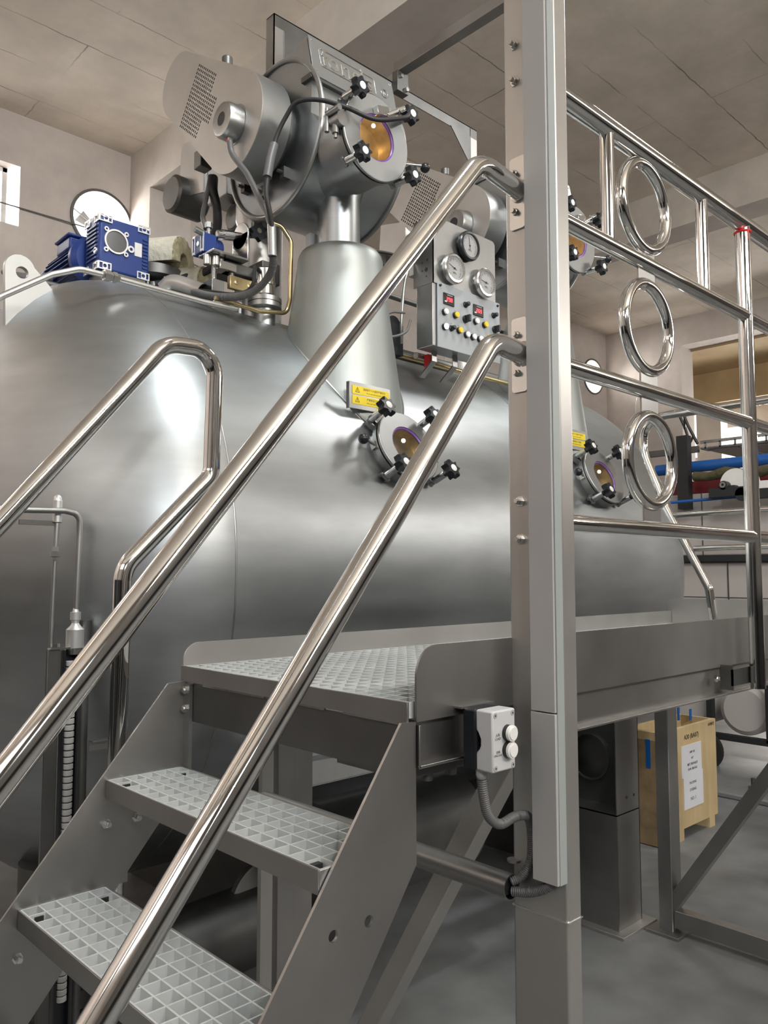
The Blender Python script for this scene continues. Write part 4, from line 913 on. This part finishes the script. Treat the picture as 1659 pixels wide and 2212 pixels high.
cable('flexible_conduit', 'corrugated grey conduit curving from the button box to the square post', [(1.022, .850, -.328), (1.026, .850, -.355), (1.04, .852, -.390), (1.075, .856, -.412), (1.115, .856, -.408), (1.142, .850, -.412), (1.150, .848, -.440), (1.150, .850, -.485), (1.142, .862, -.512), (1.128, .876, -.523)], .0085, 'conduit', corr=True)
cable('flexible_conduit', 'lower corrugated conduit from the trunking end to the open pipe', [(1.145, .80, -.500), (1.143, .812, -.518), (1.138, .842, -.533), (1.128, .875, -.538)], .0085, 'conduit', corr=True)
t = thing('cable_pipe', 'open ended steel pipe under the platform taking two conduits', 'pipe', (1.125, 1.2, -.54))
b = nb(); lathe(b, (1.125, .872, -.530), (0, 1, 0), [(.0, .0195), (0, .0215), (.72, .0215)], 36, False, True); lathe(b, (1.125, .872, -.530), (0, 1, 0), [(0, .0195), (.3, .0195)], 36, False, True); mk('pipe', b, 'plate', t)
b = nb(); lathe(b, (1.125, .88, -.530), (0, 1, 0), [(0, .015), (.02, .015)], 20); mk('bundle_tie', b, 'blackpaint', t)
b = nb(); cyl(b, (1.150, .886, -.497), (1.150, .886, -.493), .012); tag(mk('washer_lug', b, 'plate'), 'small steel lug above the open pipe end at the post', 'lug')

# ================================================================== BELOW THE VESSEL
b = nb(); lathe(b, (1.58, 1.975, -.865), (1, 0, 0), [(-.02, .12), (0, .165), (.62, .165), (.64, .12)], 48); tag(mk('lower_manifold', b, 'dark'), 'dark horizontal pipe drum under the platform behind the button box', 'pipe')
b = nb(); lathe(b, (1.55, 2.2, -1.04), (0, -1, 0), [(0, .13), (.02, .13), (.025, .12)], 48); tag(mk('pump_flange', b, 'plate'), 'round pump flange low under the stair treads', 'flange')
t = thing('frame_upright', 'flat steel upright under the platform seen through the treads', 'post', (1.34, 1.75, FZ), 'uprights below the stair')
b = nb(); box(b, 1.28, 1.335, 1.75, 1.79, FZ, -.33); mk('post', b, 'plate', t, .002)
b = nb(); box(b, 1.335, 1.395, 1.753, 1.758, FZ, -.33); mk('side_plate', b, 'plate', t)
b = nb(); box(b, 1.228, 1.264, 1.75, 1.765, FZ, -.38); tag(mk('frame_upright', b, 'plate_light'), 'narrow flat upright left of the wide upright under the platform', 'post', 'uprights below the stair')
t = thing('cable_tray', 'galvanised cable tray beneath the platform, seen through the stair', 'tray', (1.6, 1.85, -.6))
b = nb(); box(b, 1.40, 2.6, 1.80, 1.803, -.590, -.525); box(b, 1.40, 2.6, 1.80, 1.92, -.592, -.589); 
for k in range(12): box(b, 1.42+k*.09, 1.47+k*.09, 1.83, 1.87, -.5895, -.5880)
mk('tray', b, 'alu', t)
b = nb(); box(b, 1.43, 1.53, 1.84, 1.88, -.545, -.52); mk('clip', b, 'alu', t)
# machine support column on the floor right of the square post
t = thing('frame_pedestal', 'broad steel channel pedestal of the vessel frame with a round opening', 'pedestal', (2.87, 1.9, FZ))
b = nb(); box(b, 2.787, 2.955, 1.66, 1.664, FZ, -.30); box(b, 2.951, 2.955, 1.66, 2.05, FZ, -.30); mk('web', b, 'plate', t)
b = nb(); box(b, 2.785, 2.789, 1.66, 2.05, FZ, -.915); box(b, 2.785, 2.95, 1.66, 2.05, -.919, -.915); mk('lower_box', b, 'plate', t)
b = nb(); holed(b, [(1.664, -.915), (2.05, -.915), (2.05, -.30), (1.664, -.30)], [circle2(1.845, -.74, .088, 40)], .004, basis((0, 1, 0), (0, 0, 1), (1, 0, 0), (2.90, 0, 0))); mk('inner_plate', b, 'dark', t)
b = nb(); tubering(b, (2.898, 1.845, -.74), (-1, 0, 0), 0, .006, .085, .092); mk('opening_rim', b, 'steel', t)
b = nb(); box(b, 2.75, 3.0, 1.62, 2.08, FZ, FZ+.012); mk('foot_plate', b, 'plate_light', t, .001)
b = nb()
for x, z in ((2.86, -.86), (2.915, -.86)): lathe(b, (x, 1.6598, z), (0, -1, 0), [(0, .006), (.0005, .006)], 12)
mk('hole_rim', b, 'blackpaint', t)

# ================================================================== LEVEL GAUGE AND PIPES ON THE LEFT
t = thing('level_gauge', 'magnetic level gauge with a column of white flaps and dark scale left of the stair', 'gauge', (.80, 2.0, -1.2))
b = nb(); box(b, .765, .795, 1.99, 2.0, -1.2, -.185); mk('scale', b, 'dark', t, .001)
b = nb()
for k in range(52): z = -.215-k*.0155; lathe(b, (.820, 1.985, z), (0, 0, -1), [(0, .0105), (.0015, .0125), (.0115, .0125), (.013, .0105)], 12)
mk('flap_column', b, 'offwhite', t)
b = nb(); box(b, .802, .806, 1.98, 2.0, -1.2, -.19); box(b, .836, .840, 1.98, 2.0, -1.2, -.19); box(b, .802, .840, 2.0, 2.003, -1.2, -.19); mk('channel', b, 'black', t)
b = nb(); cyl(b, (.868, 2.02, -1.2), (.868, 2.02, -.12), .0135, seg=20); mk('side_tube', b, 'dark', t)
b = nb(); lathe(b, (.835, 2.0, -.185), (0, 0, 1), [(0, .022), (.045, .022), (.055, .012), (.062, .008), (.063, .010), (.068, .010), (.069, .013), (.088, .013), (.089, .008), (.10, .006)], 24); mk('end_cap', b, 'alu', t)
b = nb(); lathe(b, (.835, 2.0, -.200), (0, 0, 1), [(0, .024), (.014, .024)], 28); cyl(b, (.785, 1.995, -.18), (.785, 1.995, -.172), .011, seg=6); box(b, .77, .83, 1.985, 2.005, -.186, -.182); mk('top_bracket', b, 'bright', t)
b = nb(); sweep(b, fillet([(.42, 2.02, .160), (.70, 2.0, .152), (.80, 2.0, .155), (.838, 2.0, .148), (.839, 2.0, .10), (.836, 2.0, -.09)], .03), .0075, 14); tag(mk('sensing_tube', b, 'steel', angle=60), 'bent steel tube entering the top of the level gauge', 'tube')
t = thing('sensor_probe', 'upright steel probe with rounded tip and thin rod beside the bent tube', 'probe', (.79, 2.01, -.4))
b = nb(); lathe(b, (.790, 2.02, .125), (0, 0, 1), [(0, .008), (.002, .0115), (.055, .0115), (.056, .0105), (.064, .0095), (.070, .005), (.072, .001)], 24); mk('head', b, 'alu', t)
b = nb(); cyl(b, (.790, 2.02, .125), (.787, 2.02, .06), .0065); lathe(b, (.787, 2.02, .032), (0, 0, 1), [(0, .009), (.008, .009), (.009, .013), (.022, .013), (.023, .009), (.034, .008)], 6); cyl(b, (.787, 2.02, .04), (.772, 2.02, -.9), .0052); mk('rod', b, 'steel', t)
b = nb(); box(b, .70, .785, 2.02, 2.03, .118, .130); mk('clamp', b, 'dark', t)
b = nb(); box(b, .87, .94, 1.98, 1.985, -.44, -.415); box(b, .87, .94, 1.96, 1.985, -.416, -.413); tag(mk('angle_clip', b, 'steel'), 'small angle steel clip beside the level gauge', 'clip')
t = thing('drain_valve', 'dark steel drain pipe with flange on the floor under the domed end', 'pipe', (1.0, 2.5, FZ))
b = nb(); cyl(b, (1.0, 2.5, FZ), (1.0, 2.5, -.86), .10, seg=36); mk('pipe', b, 'dark', t)
b = nb(); cyl(b, (1.0, 2.5, -1.25), (1.0, 2.5, -1.2), .15, seg=36); mk('flange', b, 'dark', t)
b = nb(); cyl(b, (1.1, 2.2, -1.12), (1.55, 2.2, -1.10), .12, seg=36); tag(mk('suction_pipe', b, 'dark'), 'dark suction pipe lying low behind the stair', 'pipe')

# ================================================================== FAR END STAIR RAIL
XE = 3.11
def E(y, z): return (XE, y, z)
t = thing('end_rail', 'far guard rail at the platform end with a rounded slanting loop', 'railing', (XE, 1.42, -.2))
b = nb(); sweep(b, fillet([E(1.41, -.19), E(1.425, -.06), E(1.595, .27), E(1.655, .42)], .06, 10)[:-1]+spline([E(1.655, .42), E(1.682, .495), E(1.690, .555), E(1.676, .605), E(1.640, .638), E(1.59, .650), E(1.50, .650)], 8)+[E(.5, .657)], .0165, 24); mk('top_rail', b, 'chrome', t, angle=60)
for y, z in ((1.585, .235), (1.48, .097)):
    b = nb(); cyl(b, E(y, z), E(.4, z+.015), .0115); mk('rail', b, 'chrome', t)

# ================================================================== BEYOND THE PLATFORM
b_ = None
# crate
t = thing('wooden_crate', 'open pale wooden crate with shipping papers standing on the floor', 'crate', (4.08, 2.2, FZ))
cx0, cx1, cy0, cy1, cz0, cz1 = 3.785, 4.385, 1.998, 2.205, FZ+.055, -.790
b = nb(); box(b, cx0, cx1, cy0, cy0+.02, cz0, cz1); mk('panel', b, 'wood', t)
b = nb(); box(b, cx0+.02, cx1, cy1-.02, cy1, cz0+.02, cz1); mk('panel', b, 'wood', t)
b = nb(); box(b, cx0+.02, cx1-.002, cy0+.02, cy1-.002, cz0+.002, cz0+.02); mk('bottom', b, 'wood', t)
b = nb(); box(b, cx0-.001, cx0+.019, cy0+.02, cy1-.001, cz0-.05, cz1-.045); mk('side_panel', b, 'wood_dark', t)
b = nb(); box(b, cx1-.02, cx1-.001, cy0+.02, cy1-.02, cz0+.02, cz1-.001); mk('end_panel', b, 'wood', t)
b = nb(); box(b, cx0-.002, cx0+.03, cy0+.021, cy1-.021, cz1-.045, cz1-.001); mk('batten', b, 'wood', t, .002)
b = nb()
b.free()
for x in (cx0+.15, cx0+.5):
    b = nb(); box(b, x, x+.06, cy0+.0, cy1, FZ, cz0); mk('skid', b, 'wood', t)
b = nb(); box(b, 3.985, 4.205, cy0-.002, cy0, -1.045, -.885); box(b, 4.0, 4.215, cy0-.0025, cy0-.0005, -1.205, -1.03); pp = mk('paper', b, 'paper', t)
b = nb()
for i, (s, z, sz) in enumerate((('SHIP TO', -.925, .016), ('A/T', -.955, .016), ('BKT 2019-8-27', -.985, .018), ('N.W. 185 KGS', -1.01, .016), ('PACKING', -1.08, .018), ('DYEING', -1.115, .02), ('NO. 1', -1.16, .024))): text(b, s, sz, faceY(4.10, cy0-.003, z), .0002)
mk('lettering', b, 'ink', pp)
b = nb(); text(b, 'A30 (BA07)', .034, faceY(4.10, cy0-.001, -.845), .0003); text(b, 'A30(07)', .022, faceY(4.33, cy0-.001, -.812), .0003); mk('stencil', b, 'ink', t)
b = nb(); box(b, 4.28, 4.30, cy0+.16, cy0+.165, cz1-.02, cz1+.05); mk('tape', b, 'tape', t); b = nb(); box(b, 4.34, 4.36, cy0+.12, cy0+.125, cz1-.02, cz1+.04); mk('tape', b, 'tape', t); b = nb(); box(b, cx0-.003, cx0-.001, cy0+.06, cy0+.085, cz1-.18, cz1-.04); mk('tape', b, 'tape', t)

# second machine behind: white panels, black trolley frame
t = thing('second_machine', 'pale enclosed machine with black edge strip behind the platform end', 'machine', (6.3, 1.5, FZ))
b = nb(); box(b, 6.05, 7.4, -.6, 3.15, -.55, .085); mk('lower_panel', b, 'machine_white', t, .01)
b = nb(); box(b, 6.0, 7.4, -.6, 3.15, .085, .135); mk('edge_strip', b, 'blackpaint', t, .004)
b = nb(); box(b, 6.1, 7.4, -.6, 3.10, .135, .62); mk('upper_panel', b, 'machine_white', t, .01)
b = nb(); box(b, 6.045, 6.05, -.6, 3.15, -.185, -.18); 
for y in (2.62, 1.9, 1.2): box(b, 6.044, 6.05, y, y+.008, -.5, .085)
for y in (2.83, 2.2): box(b, 6.094, 6.10, y, y+.006, .135, .62)
mk('panel_joint', b, 'dark', t)
t = thing('trolley', 'black wheeled trolley frame carrying pale round drums', 'trolley', (6.2, 2.2, FZ))
for y in (2.75, 2.35, 1.7):
    b = nb(); lathe(b, (5.6, y, -.93), (1, 0, 0), [(0, .14), (.02, .17), (.4, .17)], 32); mk('drum', b, 'machine_white', t)
b = nb(); box(b, 5.55, 5.6, 1.2, 2.92, -1.14, -1.10); box(b, 5.55, 5.6, 2.55, 2.59, -1.12, -.60); box(b, 5.55, 5.6, 2.15, 2.19, -1.12, -.60); box(b, 5.55, 5.6, 2.84, 2.90, -1.12, -.62); mk('frame', b, 'blackpaint', t)
for y in (2.60, 1.9):
    b = nb(); cyl(b, (5.5, y, -1.22), (5.54, y, -1.22), .13, seg=32); wh = mk('wheel', b, 'rubber', t)
    b = nb(); cyl(b, (5.49, y, -1.22), (5.545, y, -1.22), .025, seg=16); mk('hub', b, 'machine_white', wh)
b = nb(); box(b, 4.9, 5.9, 1.9, 2.75, FZ, FZ+.035); tag(mk('machine_plinth', b, 'floor', None, .01), 'low concrete plinth with anchor bolt right of the crate', 'plinth')
b = nb(); cyl(b, (5.1, 2.1, FZ+.03), (5.1, 2.1, FZ+.10), .012); cyl(b, (5.1, 2.1, FZ+.03), (5.1, 2.1, FZ+.05), .03, seg=6); tag(mk('anchor_bolt', b, 'dark'), 'single anchor bolt sticking out of the concrete plinth', 'bolt')
# overhead lines behind the rail rings
b = nb(); cyl(b, (6.2, 3.25, .845), (6.2, -1.5, .865), .045); tag(mk('blue_pipe', b, 'bluepipe'), 'thick bright blue pipe crossing behind the guard rail', 'pipe')
b = nb(); cyl(b, (5.9, 3.05, .545), (5.9, 2.45, .555), .011); tag(mk('blue_hose', b, 'bluepipe'), 'thin dark blue line under the white pulley', 'hose')
b = nb(); P = [(6.0, 2.84-i*.12, .745-.012*math.sin(i*2.1)) for i in range(30)]; sweep(b, P, .04, 12, True, lambda i: .038+.008*math.sin(i*3.7)); tag(mk('lagged_pipe', b, 'wool_dark', angle=60), 'ragged olive lagged pipe under the blue pipe', 'pipe')
b = nb(); box(b, 6.2, 6.3, -1.5, 3.2, .63, .73); tag(mk('red_beam', b, 'dred'), 'dark red steel beam behind the guard rail', 'beam')
t = thing('pulley_drive', 'white round plate pulley with black motor arm hanging behind the guard rail', 'pulley', (5.9, 2.52, .62))
b = nb(); lathe(b, (5.95, 2.50, .66), (-1, 0, 0), [(0, .11), (.02, .11)], 40); mk('disc', b, 'cap', t)
b = nb(); box(b, 5.84, 5.92, 2.36, 2.66, .555, .625); cyl(b, (5.9, 2.55, .64), (5.84, 2.55, .64), .035, seg=24); box(b, 5.86, 5.92, 2.47, 2.6, .6, .64); cyl(b, (5.9, 2.42, .57), (5.84, 2.42, .57), .05); mk('motor_arm', b, 'blackpaint', t, .004)
b = nb(); tubering(b, (5.838, 2.55, .645), (-1, 0, 0), 0, .006, .010, .022, 24); mk('axle', b, 'steel', t)
t = thing('pulley_drive', 'second white bracket with black arm at the right picture edge', 'pulley', (5.9, 2.2, .62))
b = nb(); prism(b, [(2.35, .60), (2.36, .74), (2.33, .74), (2.31, .66), (2.1, .66), (2.1, .60)], 'x', 5.9, 5.91); mk('plate', b, 'cap', t)
b = nb(); box(b, 5.84, 5.92, 1.95, 2.34, .53, .60); mk('motor_arm', b, 'blackpaint', t, .004)
t = thing('overhead_tray', 'grey ladder cable tray with slotted edge beside the far windows', 'tray', (6.4, 2.5, 1.04))
b = nb(); box(b, 6.35, 6.36, -.5, 2.95, 1.05, 1.075); box(b, 6.35, 6.36, -.5, 2.95, 1.01, 1.02)
for k in range(28): box(b, 6.35, 6.36, 2.9-k*.12, 2.915-k*.12, 1.01, 1.06)
box(b, 6.36, 6.5, -.5, 2.95, 1.005, 1.012); mk('ladder', b, 'steel_light', t)
t = thing('shelf_deck', 'pale slatted deck above the lagged pipe behind the rail', 'deck', (6.8, 2.5, .9))
b = nb()
for k in range(14): box(b, 6.4, 8.2, 2.90-(k+1)*.25+.012, 2.90-k*.25, .995, 1.01)
mk('slat', b, 'machine_white', t)
b = nb(); box(b, 8.2, 8.22, -.6, 3.1, .62, 1.0); mk('back_board', b, 'machine_white', t)
b = nb(); box(b, 6.02, 6.09, 2.90, 2.99, .50, 1.08); tag(mk('steel_stanchion', b, 'blackpaint'), 'dark blue-black upright stanchion carrying the blue pipe', 'post')
t = thing('access_ladder', 'dark narrow ladder rising behind the far rail loop', 'ladder', (6.2, 3.0, 1.0))
b = nb(); sweep(b, spline([(6.2, 2.90, 1.03), (6.2, 2.98, 1.2), (6.2, 3.04, 1.36), (6.2, 3.14, 1.40)]), .012, 10); sweep(b, spline([(6.6, 3.15, 1.03), (6.6, 3.18, 1.2), (6.6, 3.24, 1.36)]), .012, 10); mk('stile', b, 'blackpaint', t)
b = nb(); cyl(b, (6.2, 2.93, 1.10), (6.6, 3.16, 1.10), .010); cyl(b, (6.2, 3.0, 1.25), (6.6, 3.2, 1.25), .010); mk('rung', b, 'blackpaint', t)
b = nb(); box(b, 6.3, 6.34, 2.95, 3.7, .98, 1.03); tag(mk('dark_girder', b, 'dark'), 'dark horizontal girder left of the ladder tray', 'beam')
